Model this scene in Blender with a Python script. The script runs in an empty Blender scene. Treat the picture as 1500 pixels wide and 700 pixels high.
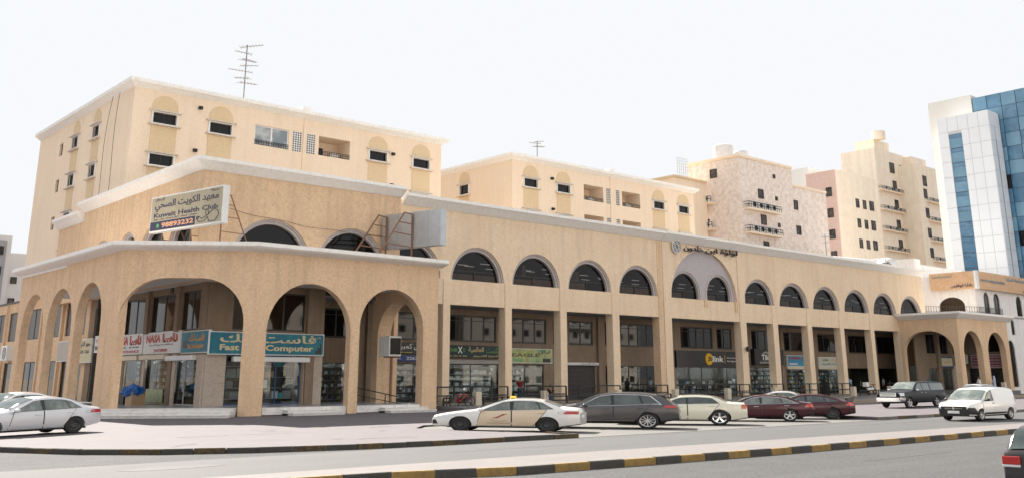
import bpy, bmesh, math, random, unicodedata
from mathutils import Vector, Matrix
from mathutils.geometry import tessellate_polygon
S = bpy.context.scene
C = S.collection
R_ = math.radians
random.seed(4)
# ------------------------------------------------------------------ camera
FPX, CX, CY, EYE = 1406.1184, 750.0, 181.7203, 2.4
ROT = Matrix(((0.7495615, -0.6619335, -0.0012873), (-0.1679560, -0.1920708, 0.9669021), (-0.6402721, -0.7245363, -0.2551446)))
cd = bpy.data.cameras.new('camera'); cam = bpy.data.objects.new('camera', cd); C.objects.link(cam)
cam.matrix_world = Matrix.Translation((0, 0, EYE)) @ ROT.transposed().to_4x4()
cd.sensor_width = 36; cd.lens = FPX/1500*36; cd.shift_y = (CY-350)/1500; cd.clip_start = .5; cd.clip_end = 6000
S.camera = cam
# ------------------------------------------------------------------ light
sdir = Vector((.15, 1.2, 1.0)).normalized()
sun_el = math.asin(sdir.z); sun_az = math.atan2(sdir.x, sdir.y)
W = bpy.data.worlds.new('World'); S.world = W; W.use_nodes = True
nt = W.node_tree; bg = nt.nodes['Background']; sky = nt.nodes.new('ShaderNodeTexSky'); sky.sky_type = 'NISHITA'
sky.sun_disc = False; sky.sun_elevation = sun_el; sky.sun_rotation = sun_az; sky.air_density = 1.0; sky.dust_density = 4.0; sky.ozone_density = 1.0
hs = nt.nodes.new('ShaderNodeHueSaturation'); hs.inputs['Saturation'].default_value = .5; mt = nt.nodes.new('ShaderNodeMix'); mt.data_type = 'RGBA'; mt.blend_type = 'MULTIPLY'; mt.inputs[0].default_value = 1; mt.inputs[7].default_value = (.98, .965, .96, 1)
nt.links.new(sky.outputs[0], hs.inputs['Color']); nt.links.new(hs.outputs[0], mt.inputs[6]); dk_ = nt.nodes.new('ShaderNodeMix'); dk_.data_type = 'RGBA'; dk_.blend_type = 'DARKEN'; dk_.inputs[0].default_value = 1; dk_.inputs[7].default_value = (1.355, 1.38, 1.415, 1); nt.links.new(mt.outputs[2], dk_.inputs[6]); hz_ = nt.nodes.new('ShaderNodeMix'); hz_.data_type = 'RGBA'; hz_.inputs[0].default_value = .55; hz_.inputs[7].default_value = (1.355, 1.38, 1.415, 1); nt.links.new(dk_.outputs[2], hz_.inputs[6]); nt.links.new(hz_.outputs[2], bg.inputs[0]); bg.inputs[1].default_value = .15
sl = bpy.data.lights.new('sun', 'SUN'); so = bpy.data.objects.new('sun', sl); C.objects.link(so)
sl.energy = 3.1; sl.angle = R_(.55); sl.color = (1, .93, .84); so.rotation_euler = sdir.to_track_quat('Z', 'Y').to_euler(); so.location = (0, 0, 60)
vs = S.view_settings; vs.view_transform = 'Standard'; vs.look = 'None'; vs.exposure = 2.2; vs.gamma = 1
S.cycles.max_bounces = 8; S.cycles.diffuse_bounces = 4; S.cycles.glossy_bounces = 4; S.cycles.transparent_max_bounces = 12
# ------------------------------------------------------------------ helpers
def ray(x, y): return ROT.transposed() @ Vector((x-CX, -(y-CY), -FPX))
def onY(x, y, Y): d = ray(x, y); return Vector((0, 0, EYE)) + d*(Y/d.y)
def onX(x, y, X): d = ray(x, y); return Vector((0, 0, EYE)) + d*(X/d.x)
MATS = {}
def nmat(name, col, rough=.8, metal=0., spec=.5, noise=None, bump=None, vein=None, coat=0., emit=None, alpha=None, streak=None):
    """noise=(scale, amount, colour2), bump=(scale,strength), streak=(amount) vertical rain streaks"""
    m = bpy.data.materials.new(name); m.use_nodes = True; MATS[name] = m
    n = m.node_tree.nodes; l = m.node_tree.links; b = n['Principled BSDF']
    b.inputs['Base Color'].default_value = (*col, 1); b.inputs['Roughness'].default_value = rough; b.inputs['Metallic'].default_value = metal
    b.inputs['Specular IOR Level'].default_value = spec; b.inputs['Coat Weight'].default_value = coat; b.inputs['Coat Roughness'].default_value = .04
    if emit: b.inputs['Emission Color'].default_value = (*emit[0], 1); b.inputs['Emission Strength'].default_value = emit[1]
    geo = None; src = None
    def pos():
        nonlocal geo
        if geo is None: geo = n.new('ShaderNodeNewGeometry')
        return geo.outputs['Position']
    def mix(a, c2, fac):
        x = n.new('ShaderNodeMix'); x.data_type = 'RGBA'
        if isinstance(a, tuple): x.inputs[6].default_value = (*a, 1)
        else: l.new(a, x.inputs[6])
        x.inputs[7].default_value = (*c2, 1); l.new(fac, x.inputs[0]); return x.outputs[2]
    def rng(sock, a, b2, c, d):
        r = n.new('ShaderNodeMapRange'); l.new(sock, r.inputs[0])
        for i, v in enumerate((a, b2, c, d)): r.inputs[i+1].default_value = v
        return r.outputs[0]
    cur = col
    if noise:
        for (sc, am, c2) in (noise if isinstance(noise, list) else [noise]):
            t = n.new('ShaderNodeTexNoise'); t.inputs['Scale'].default_value = sc; t.inputs['Detail'].default_value = 4; t.inputs['Roughness'].default_value = .62
            l.new(pos(), t.inputs[0]); cur = mix(cur, c2, rng(t.outputs[0], .42, .62, 0, am))
    if streak:
        mp = n.new('ShaderNodeMapping'); mp.inputs['Scale'].default_value = streak[1]; l.new(pos(), mp.inputs[0])
        t = n.new('ShaderNodeTexNoise'); t.inputs['Scale'].default_value = 1; t.inputs['Detail'].default_value = 5; l.new(mp.outputs[0], t.inputs[0])
        cur = mix(cur, streak[2], rng(t.outputs[0], .48, .7, 0, streak[0]))
    if not isinstance(cur, tuple): l.new(cur, b.inputs['Base Color'])
    if bump:
        t = n.new('ShaderNodeTexNoise'); t.inputs['Scale'].default_value = bump[0]; t.inputs['Detail'].default_value = 3; l.new(pos(), t.inputs[0])
        bp = n.new('ShaderNodeBump'); bp.inputs['Strength'].default_value = bump[1]; bp.inputs['Distance'].default_value = .05
        l.new(t.outputs[0], bp.inputs['Height']); l.new(bp.outputs[0], b.inputs['Normal'])
    return m
def glassmat(name, tint, refl=.55, rough=.02, wob=.0):
    """see-through pane: tinted transparent mixed with mirror by fresnel"""
    m = bpy.data.materials.new(name); m.use_nodes = True; MATS[name] = m
    n = m.node_tree.nodes; l = m.node_tree.links; n.remove(n['Principled BSDF']); out = n['Material Output']
    tr = n.new('ShaderNodeBsdfTransparent'); tr.inputs[0].default_value = (*tint, 1)
    gl = n.new('ShaderNodeBsdfGlossy'); gl.inputs['Roughness'].default_value = rough; gl.inputs[0].default_value = (refl, refl, refl, 1)
    lw = n.new('ShaderNodeLayerWeight'); lw.inputs[0].default_value = .5; pw = n.new('ShaderNodeMath'); pw.operation = 'POWER'; pw.inputs[1].default_value = 5; l.new(lw.outputs['Facing'], pw.inputs[0])
    fr = n.new('ShaderNodeMapRange'); l.new(pw.outputs[0], fr.inputs[0]); fr.inputs[3].default_value = .055; fr.inputs[4].default_value = 1
    mx = n.new('ShaderNodeMixShader'); l.new(fr.outputs[0], mx.inputs[0]); l.new(tr.outputs[0], mx.inputs[1]); l.new(gl.outputs[0], mx.inputs[2]); l.new(mx.outputs[0], out.inputs[0])
    return m
SB = (.75, .53, .345)
stucco = nmat('stucco_sand', SB, .95, spec=.1, noise=[(4.5, .6, (.52, .35, .21)), (9, .65, (.90, .70, .50)), (.35, .35, (.62, .44, .29))], bump=(14, 1.), streak=(.35, (2.0, 2.0, .14), (.50, .34, .22)))
stucco3 = nmat('stucco_light_sand', (.85, .66, .465), .95, spec=.1, noise=[(3.5, .5, (.68, .50, .34)), (9, .6, (.90, .77, .61)), (.3, .4, (.76, .58, .41))], bump=(14, .9), streak=(.33, (1.5, 1.5, .12), (.62, .46, .32)))
stucco2 = nmat('stucco_pale', (.88, .715, .545), .95, spec=.1, noise=[(4, .4, (.76, .61, .46)), (9, .4, (.92, .81, .69)), (.25, .3, (.80, .65, .51))], bump=(10, .7), streak=(.35, (1.6, 1.6, .08), (.74, .59, .46)))
yellow = nmat('stucco_ochre', (.74, .585, .385), .95, spec=.1, noise=[(6, .5, (.64, .49, .31))], bump=(25, .5))
corn = nmat('cornice_concrete', (.88, .865, .84), .85, spec=.2, noise=[(1.6, .3, (.82, .78, .72)), (10, .3, (.9, .89, .87))], bump=(9, .3), streak=(.4, (5, 5, .5), (.74, .65, .56)))
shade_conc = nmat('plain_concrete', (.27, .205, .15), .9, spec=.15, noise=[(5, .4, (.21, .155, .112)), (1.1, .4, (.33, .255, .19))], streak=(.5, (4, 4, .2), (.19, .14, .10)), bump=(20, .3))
ring = nmat('window_surround', (.47, .42, .41), .8, noise=[(6, .4, (.38, .33, .32))], streak=(.6, (14, 14, .4), (.60, .55, .53)))
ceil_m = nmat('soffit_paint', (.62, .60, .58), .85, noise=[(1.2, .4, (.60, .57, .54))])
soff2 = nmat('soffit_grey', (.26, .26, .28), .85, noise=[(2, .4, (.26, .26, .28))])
marble = nmat('marble_step', (.78, .76, .74), .45, noise=[(3, .6, (.50, .48, .46)), (9, .3, (.74, .73, .71))])
terr = nmat('terrace_tile', (.13, .13, .14), .35, noise=[(2, .4, (.18, .18, .19))])
clad = nmat('stone_cladding', (.50, .41, .33), .8, noise=[(3, .6, (.38, .30, .24)), (9, .5, (.62, .56, .50))], bump=(18, .4))
gdark = nmat('dark_glass', (.010, .010, .011), .03, spec=.3)
gdark2 = nmat('bronze_glass', (.020, .014, .010), .04, spec=.4, noise=[(.4, .6, (.045, .03, .02))])
gblue = nmat('blue_curtain_glass', (.05, .16, .28), .03, spec=1., noise=[(.12, .7, (.14, .30, .45)), (.6, .3, (.03, .08, .14))])
gblue2 = nmat('pale_blue_glass', (.11, .25, .37), .04, spec=1., noise=[(.15, .7, (.17, .34, .46))])
black = nmat('black_metal', (.012, .012, .013), .5)
dframe = nmat('dark_frame', (.025, .022, .02), .45)
whitep = nmat('white_paint', (.78, .78, .77), .5, noise=[(5, .3, (.66, .65, .62))])
creamp = nmat('cream_paint', (.70, .62, .48), .6, noise=[(4, .4, (.56, .48, .36))])
rust = nmat('rusty_steel', (.20, .10, .06), .8, noise=[(20, .6, (.35, .2, .12))])
galv = nmat('galvanised_sheet', (.52, .55, .58), .38, metal=.75, noise=[(1.5, .5, (.38, .42, .46)), (6, .3, (.62, .65, .68))], bump=(2.2, .5))
sgla = glassmat('shop_glass', (.80, .84, .84), .6)
cgla = nmat('car_glass', (.03, .045, .045), .03, spec=.9, noise=[(1.6, .5, (.09, .12, .115))])
asph = nmat('asphalt', (.080, .081, .084), .9, spec=.25, noise=[(4, .5, (.060, .061, .064)), (9, .85, (.125, .127, .13)), (13, .8, (.05, .051, .053)), (.25, .5, (.066, .068, .072)), (1.1, .35, (.095, .096, .098))], bump=(45, .7), streak=(.35, (.05, .8, 1), (.12, .12, .124)))
bayc = nmat('bay_concrete', (.130, .125, .118), .9, noise=[(2, .6, (.10, .097, .09)), (.5, .5, (.11, .105, .10)), (14, .4, (.15, .144, .138))], bump=(30, .3))
sand = nmat('sand_ground', (.22, .19, .16), .95, noise=[(.5, .5, (.18, .15, .12))])
def paver(name, c1, c2, cm, w, h):
    m = nmat(name, c1, .9, noise=[(3, .3, c2)]); n = m.node_tree.nodes; l = m.node_tree.links; b = n['Principled BSDF']
    g = n.new('ShaderNodeNewGeometry'); br = n.new('ShaderNodeTexBrick'); br.inputs['Scale'].default_value = 1; br.inputs['Brick Width'].default_value = w; br.inputs['Row Height'].default_value = h
    br.inputs['Mortar Size'].default_value = .012; br.inputs['Color1'].default_value = (*c1, 1); br.inputs['Color2'].default_value = (*c2, 1); br.inputs['Mortar'].default_value = (*cm, 1); l.new(g.outputs['Position'], br.inputs[0])
    t = n.new('ShaderNodeTexNoise'); t.inputs['Scale'].default_value = .55; t.inputs['Detail'].default_value = 6; l.new(g.outputs['Position'], t.inputs[0])
    r = n.new('ShaderNodeMapRange'); l.new(t.outputs[0], r.inputs[0]); r.inputs[1].default_value = .45; r.inputs[2].default_value = .72; r.inputs[4].default_value = .5
    x = n.new('ShaderNodeMix'); x.data_type = 'RGBA'; l.new(r.outputs[0], x.inputs[0]); l.new(br.outputs[0], x.inputs[6]); x.inputs[7].default_value = (*cm, 1); l.new(x.outputs[2], b.inputs['Base Color'])
    return m
pave = paver('pavement_pavers', (.100, .088, .096), (.114, .101, .109), (.080, .070, .077), .4, .2)
medp = paver('median_pavers', (.150, .138, .134), (.165, .152, .148), (.126, .114, .111), .4, .2)
kblk = nmat('kerb_black', (.052, .050, .046), .85, noise=[(9, .6, (.07, .065, .06)), (30, .4, (.03, .03, .03))], bump=(25, .4))
kyel = nmat('kerb_yellow', (.29, .185, .05), .8, noise=[(6, .5, (.17, .11, .045)), (3.5, .35, (.10, .085, .06))], bump=(25, .4))
kold = nmat('kerb_worn', (.055, .047, .035), .85, noise=[(5, .7, (.17, .10, .02)), (14, .6, (.03, .028, .025))], bump=(25, .4))
kconc = nmat('kerb_concrete', (.17, .155, .14), .9, noise=[(7, .6, (.10, .09, .085))], bump=(25, .4))

class MB:
    def __init__(s, M=None): s.v = []; s.f = []; s.M = M
    def add(s, vs_, fs):
        b = len(s.v); s.v += [tuple(s.M @ Vector(v)) if s.M else tuple(v) for v in vs_]; s.f += [tuple(i+b for i in f) for f in fs]
    def box(s, x0, x1, y0, y1, z0, z1):
        s.add([(x0, y0, z0), (x1, y0, z0), (x1, y1, z0), (x0, y1, z0), (x0, y0, z1), (x1, y0, z1), (x1, y1, z1), (x0, y1, z1)],
              [(0, 3, 2, 1), (4, 5, 6, 7), (0, 1, 5, 4), (1, 2, 6, 5), (2, 3, 7, 6), (3, 0, 4, 7)]); return s
    def slab(s, outer, holes, d0, d1):
        """outline in (u,z) with holes, thickness from d0 to d1"""
        loops = [[Vector((u, z, 0)) for u, z in lp] for lp in [outer]+holes]
        pts = [p for lp in loops for p in lp]; tri = tessellate_polygon(loops); n = len(pts)
        s.add([(p.x, d0, p.y) for p in pts]+[(p.x, d1, p.y) for p in pts], [tuple(t) for t in tri]+[tuple(i+n for i in reversed(t)) for t in tri]+s._rim(loops, n)); return s
    def _rim(s, loops, n):
        out = []; o = 0
        for lp in loops:
            k = len(lp); out += [(o+i, o+(i+1) % k, n+o+(i+1) % k, n+o+i) for i in range(k)]; o += k
        return out
    def prism(s, pts, z0, z1):
        n = len(pts); s.add([(x, y, z0) for x, y in pts]+[(x, y, z1) for x, y in pts], [tuple(range(n))[::-1], tuple(range(n, 2*n))]+[(i, (i+1) % n, n+(i+1) % n, n+i) for i in range(n)]); return s
    def bar(s, a, b, r=.03, n=6):
        a = Vector(a); b = Vector(b); d = (b-a).normalized(); up = Vector((0, 0, 1)) if abs(d.z) < .9 else Vector((1, 0, 0)); u = d.cross(up).normalized(); w = d.cross(u)
        vs_ = [p+(u*math.cos(2*math.pi*i/n+math.pi/n)+w*math.sin(2*math.pi*i/n+math.pi/n))*r for p in (a, b) for i in range(n)]
        s.add(vs_, [tuple(range(n)), tuple(range(2*n-1, n-1, -1))]+[(i, n+i, n+(i+1) % n, (i+1) % n) for i in range(n)]); return s
    def lathe(s, prof, c=(0, 0, 0), ax='z', n=16, sx=1.):
        vs_ = []; fs = []; k = len(prof)
        for i in range(n):
            a = 2*math.pi*i/n
            for r, h in prof:
                if ax == 'z': p = (r*math.cos(a), r*math.sin(a), h)
                elif ax == 'y': p = (r*math.cos(a)*sx, h, r*math.sin(a))
                else: p = (h, r*math.cos(a), r*math.sin(a))
                vs_.append((c[0]+p[0], c[1]+p[1], c[2]+p[2]))
        for i in range(n):
            for j in range(k-1): fs.append((i*k+j, ((i+1) % n)*k+j, ((i+1) % n)*k+j+1, i*k+j+1))
        s.add(vs_, fs); return s
    def sweep(s, prof, path):
        """profile (outward, z) along an xy path; outward is to the right of travel"""
        P = [Vector(p) for p in path]; vs_ = []; k = len(prof)
        for i, p in enumerate(P):
            d0 = (P[i]-P[i-1]).normalized() if i > 0 else (P[1]-P[0]).normalized(); d1 = (P[i+1]-P[i]).normalized() if i < len(P)-1 else d0
            n0 = Vector((d0.y, -d0.x)); n1 = Vector((d1.y, -d1.x)); m = (n0+n1).normalized(); m = m/max(.3, m.dot(n0))
            for o, z in prof: q = p+m*o; vs_.append((q.x, q.y, z))
        fs = [(i*k+j, i*k+(j+1) % k, (i+1)*k+(j+1) % k, (i+1)*k+j) for i in range(len(P)-1) for j in range(k)]
        fs += [tuple(range(k)), tuple(range((len(P)-1)*k, len(P)*k))[::-1]]; s.add(vs_, fs); return s
    def build(s, name, mat, parent=None, smooth=None, bevel=None):
        me = bpy.data.meshes.new(name); me.from_pydata(s.v, [], s.f); me.materials.append(mat)
        b = bmesh.new(); b.from_mesh(me); bmesh.ops.recalc_face_normals(b, faces=b.faces); b.to_mesh(me); b.free()
        if smooth: me.shade_smooth(); me.set_sharp_from_angle(angle=R_(smooth))
        o = bpy.data.objects.new(name, me); C.objects.link(o)
        if parent: o.parent = parent
        if bevel: m = o.modifiers.new('bevel', 'BEVEL'); m.width = bevel; m.segments = 2; m.limit_method = 'ANGLE'
        return o
def tag(o, label=None, cat=None, group=None, kind=None):
    if label: o['label'] = label
    if cat: o['category'] = cat
    if group: o['group'] = group
    if kind: o['kind'] = kind
    return o
def empty(name, loc=(0, 0, 0), label=None, cat=None, group=None, rz=0):
    o = bpy.data.objects.new(name, None); C.objects.link(o); o.location = loc; o.rotation_euler.z = rz; o.empty_display_size = .3
    return tag(o, label, cat, group)
def copy_tree(o, parent=None):
    c = o.copy(); C.objects.link(c); c.parent = parent
    for ch in list(o.children): copy_tree(ch, c)
    return c
def FY(Y): return Matrix(((1, 0, 0, 0), (0, 1, 0, Y), (0, 0, 1, 0), (0, 0, 0, 1)))           # wall facing -Y: (u,d,z) -> (u, Y+d, z)
def FX(X): return Matrix(((0, 1, 0, X), (-1, 0, 0, 0), (0, 0, 1, 0), (0, 0, 0, 1)))          # wall facing -X: u = -y
def FA(a, b):
    a = Vector((*a, 0)); b = Vector((*b, 0)); u = (b-a).normalized(); d = Vector((-u.y, u.x, 0))
    return Matrix(((u.x, d.x, 0, a.x), (u.y, d.y, 0, a.y), (0, 0, 1, 0), (0, 0, 0, 1)))
def arch(u0, u1, z0, zt, rise=None, ru=None, n=9):
    w = u1-u0; ru = ru or w/2; rise = rise or ru; zs = zt-rise; p = [(u0, z0), (u1, z0)]
    p += [(u1-ru+ru*math.cos(t), zs+rise*math.sin(t)) for t in [math.pi/2*i/n for i in range(n+1)]]
    p += [(u0+ru-ru*math.sin(t), zs+rise*math.cos(t)) for t in [math.pi/2*i/n for i in range(n+1)]]
    q = []
    for a in p:
        if not q or (abs(a[0]-q[-1][0])+abs(a[1]-q[-1][1])) > 1e-4: q.append(a)
    return q
def rect(u0, u1, z0, z1): return [(u0, z0), (u1, z0), (u1, z1), (u0, z1)]
# Arabic shaping (contextual forms, right to left)
FORMS = {}
for cp in range(0xFE70, 0xFEFD):
    d = unicodedata.decomposition(chr(cp)).split()
    if len(d) == 2: FORMS.setdefault(chr(int(d[1], 16)), {})[d[0]] = chr(cp)
    if len(d) == 3: FORMS.setdefault(chr(int(d[1], 16))+chr(int(d[2], 16)), {})[d[0]] = chr(cp)
def shape(t):
    units = []; i = 0
    while i < len(t):
        if t[i:i+2] in FORMS and t[i] == '\u0644': units.append(t[i:i+2]); i += 2
        else: units.append(t[i]); i += 1
    out = []
    for k, u in enumerate(units):
        f = FORMS.get(u)
        if not f: out.append(u); continue
        pf = FORMS.get(units[k-1]) if k > 0 else None; nf = FORMS.get(units[k+1]) if k < len(units)-1 else None
        pj = pf and '<initial>' in pf; nj = nf and '<final>' in nf and '<initial>' in f
        key = '<medial>' if pj and nj and '<medial>' in f else '<final>' if pj and '<final>' in f else '<initial>' if nj else '<isolated>'
        out.append(f.get(key, f.get('<isolated>', u)))
    r = ''.join(reversed(out)); return r
def is_ar(t): return any('\u0600' <= c <= '\u06ff' for c in t)
def lettering(t, parent, M, u0, u1, z0, z1, mat, d=-.02, name='lettering', bold=.0, ext=.008, slant=0):
    cu = bpy.data.curves.new(name, 'FONT'); cu.body = shape(t) if is_ar(t) else t; cu.extrude = ext; cu.offset = bold; cu.resolution_u = 2; cu.shear = slant
    tmp = bpy.data.objects.new('t', cu); C.objects.link(tmp); dg = bpy.context.evaluated_depsgraph_get(); me = bpy.data.meshes.new_from_object(tmp.evaluated_get(dg)); bpy.data.objects.remove(tmp)
    if not me.vertices: return None
    xs = [v.co.x for v in me.vertices]; ys = [v.co.y for v in me.vertices]; w = max(xs)-min(xs); h = max(ys)-min(ys)
    for v in me.vertices:
        p = M @ Vector((u0+(v.co.x-min(xs))/w*(u1-u0), d-v.co.z, z0+(v.co.y-min(ys))/h*(z1-z0))); v.co = p
    me.name = name; me.materials.clear(); me.materials.append(mat); o = bpy.data.objects.new(name, me); C.objects.link(o); o.parent = parent
    return o
def flat(name, col, rough=.5, **k): return nmat(name, col, rough, **k)
RED = flat('sign_red', (.42, .02, .02)); NAVY = flat('sign_navy', (.03, .03, .08)); WHT = flat('sign_white', (.78, .78, .76)); YEL = flat('sign_yellow', (.72, .52, .10)); BLK = flat('sign_black', (.015, .014, .016), .4)
TEAL = flat('sign_teal', (.005, .14, .23), noise=[(1.2, .6, (.01, .26, .27))]); GRN = flat('sign_green', (.10, .26, .06)); GOLD = flat('sign_gold', (.62, .50, .22)); BLU = flat('sign_blue', (.02, .06, .22))

# ------------------------------------------------------------------ ground, roads
tag(MB().box(-900, 2600, -900, 3000, -.6, -.02).build('ground', sand), kind='structure')
tag(MB().box(-300, 900, -2, 47, -.3, 0).build('road', asph), kind='structure')
ped = empty('pavement'); tag(ped, kind='structure')
left_edge = [(-40, 62), (-10, 52), (4, 41.5), (9.56, 36.9), (11.2, 33.9), (13.15, 32.1), (15.9, 30.75), (19.2, 29.85), (22.2, 29.55), (26.9, 29.45), (29.6, 29.35)]
bay_l = [(29.6, 31.2), (28.3, 35.6), (28.3, 39.0), (30.4, 41.2)]
KT = .13
def inset(path, w):
    out = []
    for i, p in enumerate(path):
        a = Vector(path[max(0, i-1)]); b = Vector(path[min(len(path)-1, i+1)]); t = (b-a).normalized(); out.append((p[0]-t.y*w, p[1]+t.x*w))
    return out
li = inset(left_edge, .16)
P_ = li+bay_l+[(57.5, 41.2), (57.5, 58), (-40, 58)]
pm = MB(); n_ = len(P_); tri_ = tessellate_polygon([[Vector((x, y, 0)) for x, y in P_]]); pm.add([(x, y, KT-(y-29.5)*.0045 if y < 61 else -.01) for x, y in P_], [tuple(t_) for t_ in tri_]); pm.build('paving', pave, ped)
MB().add([(-40, 58, .0017), (57.5, 58, .0017), (57.5, 140, -.01), (-40, 140, -.01)], [(0, 1, 2, 3)])
pm = MB(); pm.add([(-40, 57.99, .0015), (57.5, 57.99, .0015), (57.5, 140, 0.0), (-40, 140, 0.0)], [(0, 1, 2, 3)]); pm.build('paving', pave, ped)
MB().prism([(54.2, 29.6), (400, 29.6), (400, 56.9), (57.55, 56.9), (57.55, 41.0)], -.05, KT-.004).build('paving', pave, ped)
def kerb_line(path, mats, parent, L=1.15, w=.16, h=.18, jit=.006):
    seg = []; k = 0
    pts = [Vector(p) for p in path]; rest = 0
    for a, b in zip(pts, pts[1:]):
        ln = (b-a).length; n = max(1, round(ln/L)); d = (b-a)/n; t = d.normalized(); nn = Vector((-t.y, t.x))
        for i in range(n):
            p = a+d*i+t*.012; q = a+d*(i+1)-t*.012; z = h+random.uniform(-jit, jit); o = nn*random.uniform(-jit, jit)
            m = MB(); A = [p+o, q+o, q+nn*w+o, p+nn*w+o]
            bvl = .025; A2 = [A[0]+nn*bvl, A[1]+nn*bvl, A[2], A[3]]
            m.add([(*x, -.04) for x in A]+[(*x, z-bvl) for x in A]+[(*x, z) for x in A2], [(3, 2, 1, 0)]+[(i2, (i2+1) % 4, 4+(i2+1) % 4, 4+i2) for i2 in range(4)]+[(4+i2, 4+(i2+1) % 4, 8+(i2+1) % 4, 8+i2) for i2 in range(4)]+[(8, 9, 10, 11)])
            m.build('kerb_block', mats[k % len(mats)], parent); k += 1
kerb_line(left_edge[1:], [kold, kblk, kold, kblk, kblk], ped)
kerb_line([(54.3, 29.44), (90, 29.44)], [kconc, kconc, kold, kblk], ped)
kerb_line([(29.6, 29.35), (29.6, 31.2), (28.3, 35.6), (28.3, 39.0), (30.4, 41.2)][0:2], [kblk, kold], ped)
kerb_line([(57.5, 41.2), (54.3, 29.6)], [kconc], ped)
tag(MB().prism([(29.62, 29.36), (54.4, 29.36), (57.5, 41), (30.5, 41), (28.34, 39), (28.34, 35.6), (29.62, 31.2)], -.05, .008).build('parking_bay', bayc), kind='structure')
stripe = nmat('worn_road_paint', (.34, .34, .33), .8, noise=[(9, .9, (.12, .12, .12))])
tag(MB().box(29.7, 54.3, 29.28, 29.36, -.05, .014).build('bay_edge_strip', kconc), kind='structure')
for x in (36.2, 42.4, 48.2): tag(MB().prism([(x-3.4, 29.6), (x-3.28, 29.6), (x-8.3+.12, 40.4), (x-8.3, 40.4)], .002, .013).build('bay_line', stripe), kind='structure')
med = empty('median'); tag(med, kind='structure')
med_near = [(-6, 22.3), (2, 21.7), (9, 20.95), (14.1, 20.35), (17.3, 19.4), (22.3, 19.02), (28.7, 18.7), (46.3, 18.5), (110, 18.2)]
mi = inset(med_near, .16)
MB().prism(mi+[(110, 20.4), (52.7, 20.83), (33, 21.66), (20.4, 22.2), (11.6, 22.45), (-6, 22.9)], -.05, .165).build('paving', medp, med)
kerb_line(med_near[1:], [kyel, kblk], med, L=1.16, h=.20)
tag(MB().box(-100, 500, 21.0, 29.3, -.1, .002).build('asphalt_lane', nmat('asphalt_smooth', (.064, .065, .068), .88, noise=[(.7, .5, (.052, .053, .056)), (7, .5, (.085, .086, .088)), (13, .5, (.045, .046, .048))], streak=(.4, (.04, .7, 1), (.088, .088, .09)), bump=(50, .25))), kind='structure')
for x0, y0 in ((27.0, 10.9), (38.0, 10.9)): tag(MB().box(x0, x0+2.6, y0, y0+.11, 0, .006).build('lane_dash', stripe), kind='structure')
mh = MB(); p = onY(650, 0, 1)
tag(MB().lathe([(0, .006), (.42, .006), (.45, 0)], (18.2, 15.1, .002), n=20).build('manhole_cover', kconc), 'round iron manhole cover set in the near carriageway', 'manhole cover')
# raised walkway in front of the colonnade, ledge, terrace
walk = empty('walkway'); tag(walk, kind='structure')
MB().box(57.6, 128.9, 47.9, 57.5, KT-.03, .26).build('raised_floor', terr, walk)
MB().box(57.4, 128.9, 47.55, 47.9, KT-.05, .40).build('ledge', nmat('ledge_stone', (.32, .27, .21), .85, noise=[(5, .5, (.26, .21, .16))]), walk)
MB().box(46.0, 128.9, 57.5, 66.0, .02, .28).build('lower_floor', terr, walk)

# ------------------------------------------------------------------ main commercial building
B = empty('commercial_building', (45, 66, 0), 'long sand stucco arcade building with arched windows and ground floor shops', 'building')
Binv = Matrix.Translation((-45, -66, 0))
def part(mb, name, mat, parent=None, **k):
    par = parent or B; o = mb.build(name, mat, par, **k)
    if par is B: o.matrix_parent_inverse = Binv
    return o
Ym = 66.0; XR = 137.8; FL = .33
bays = []   # (outer u0,u1, glass u0,u1)
for (a, b) in ((661, 739.4), (751, 821.6), (833, 896.6), (907.4, 964)): bays.append((onY(a, 412, Ym).x, onY(b, 418, Ym).x, 13.6))
for (a, b) in ((1091.4, 1136), (1143, 1186), (1192, 1231.4), (1237.6, 1274), (1280, 1313.6), (1319, 1351)): bays.append((onY(a, 450, Ym).x, onY(b, 452, Ym).x, 13.55))
SILL = 10.62
big = (onY(984.4, 430, Ym).x, onY(1081, 440, Ym).x)
upb = [(30.6, 37.1), (37.6, 44.0), (44.4, 50.2)]
# main facade wall
holes = [arch(a, b, SILL, t) for a, b, t in bays if b < XR]+[arch(big[0], big[1], SILL, 16.0, rise=5.4)]
la, lb, lt = bays[-1]
part(MB(FY(Ym+.1)).slab([(45.3, 8.48), (XR, 8.48), (XR, 16.9), (45.3, 16.9)], [arch(upb[2][0], upb[2][1], SILL, 13.7)]+[h for h in holes]+[arch(la, min(lb, XR-.5), SILL, lt)] if lb >= XR else [arch(upb[2][0], upb[2][1], SILL, 13.7)]+holes, 0, .55), 'facade_wall', stucco3)
# upper corner volume (slightly forward)
Xu, Yu = 28.1, 65.2
part(MB(FY(Yu)).slab([(Xu, 9.0), (45.3, 9.0), (45.3, 17.0), (Xu, 17.0)], [arch(a, b, SILL, 13.85) for a, b in upb[:2]], 0, .55), 'corner_front_wall', stucco)
sarch = [(-86.9, -82.6), (-80.9, -77.0), (-76.3, -71.4), (-70.3, -65.9)]
part(MB(FX(Xu)).slab([(-90.2, 9.0), (-Yu-.56, 9.0), (-Yu-.56, 17.0), (-90.2, 17.0)], [arch(a, b, SILL+.3, 13.85, rise=2.4) for a, b in [(-87.3, -82.3), (-81.1, -76.9), (-76.2, -71.2), (-70.6, -66.3)]], 0, .55), 'corner_side_wall', stucco)
part(MB().box(Xu, Xu+.55, 90.25, 97.3, 9, 16.05), 'rear_side_wall', stucco)
part(MB().box(Xu+.5, XR, 66.9, 81.5, 16.2, 16.6), 'roof', nmat('roof_screed', (.55, .50, .44), .9))
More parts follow.
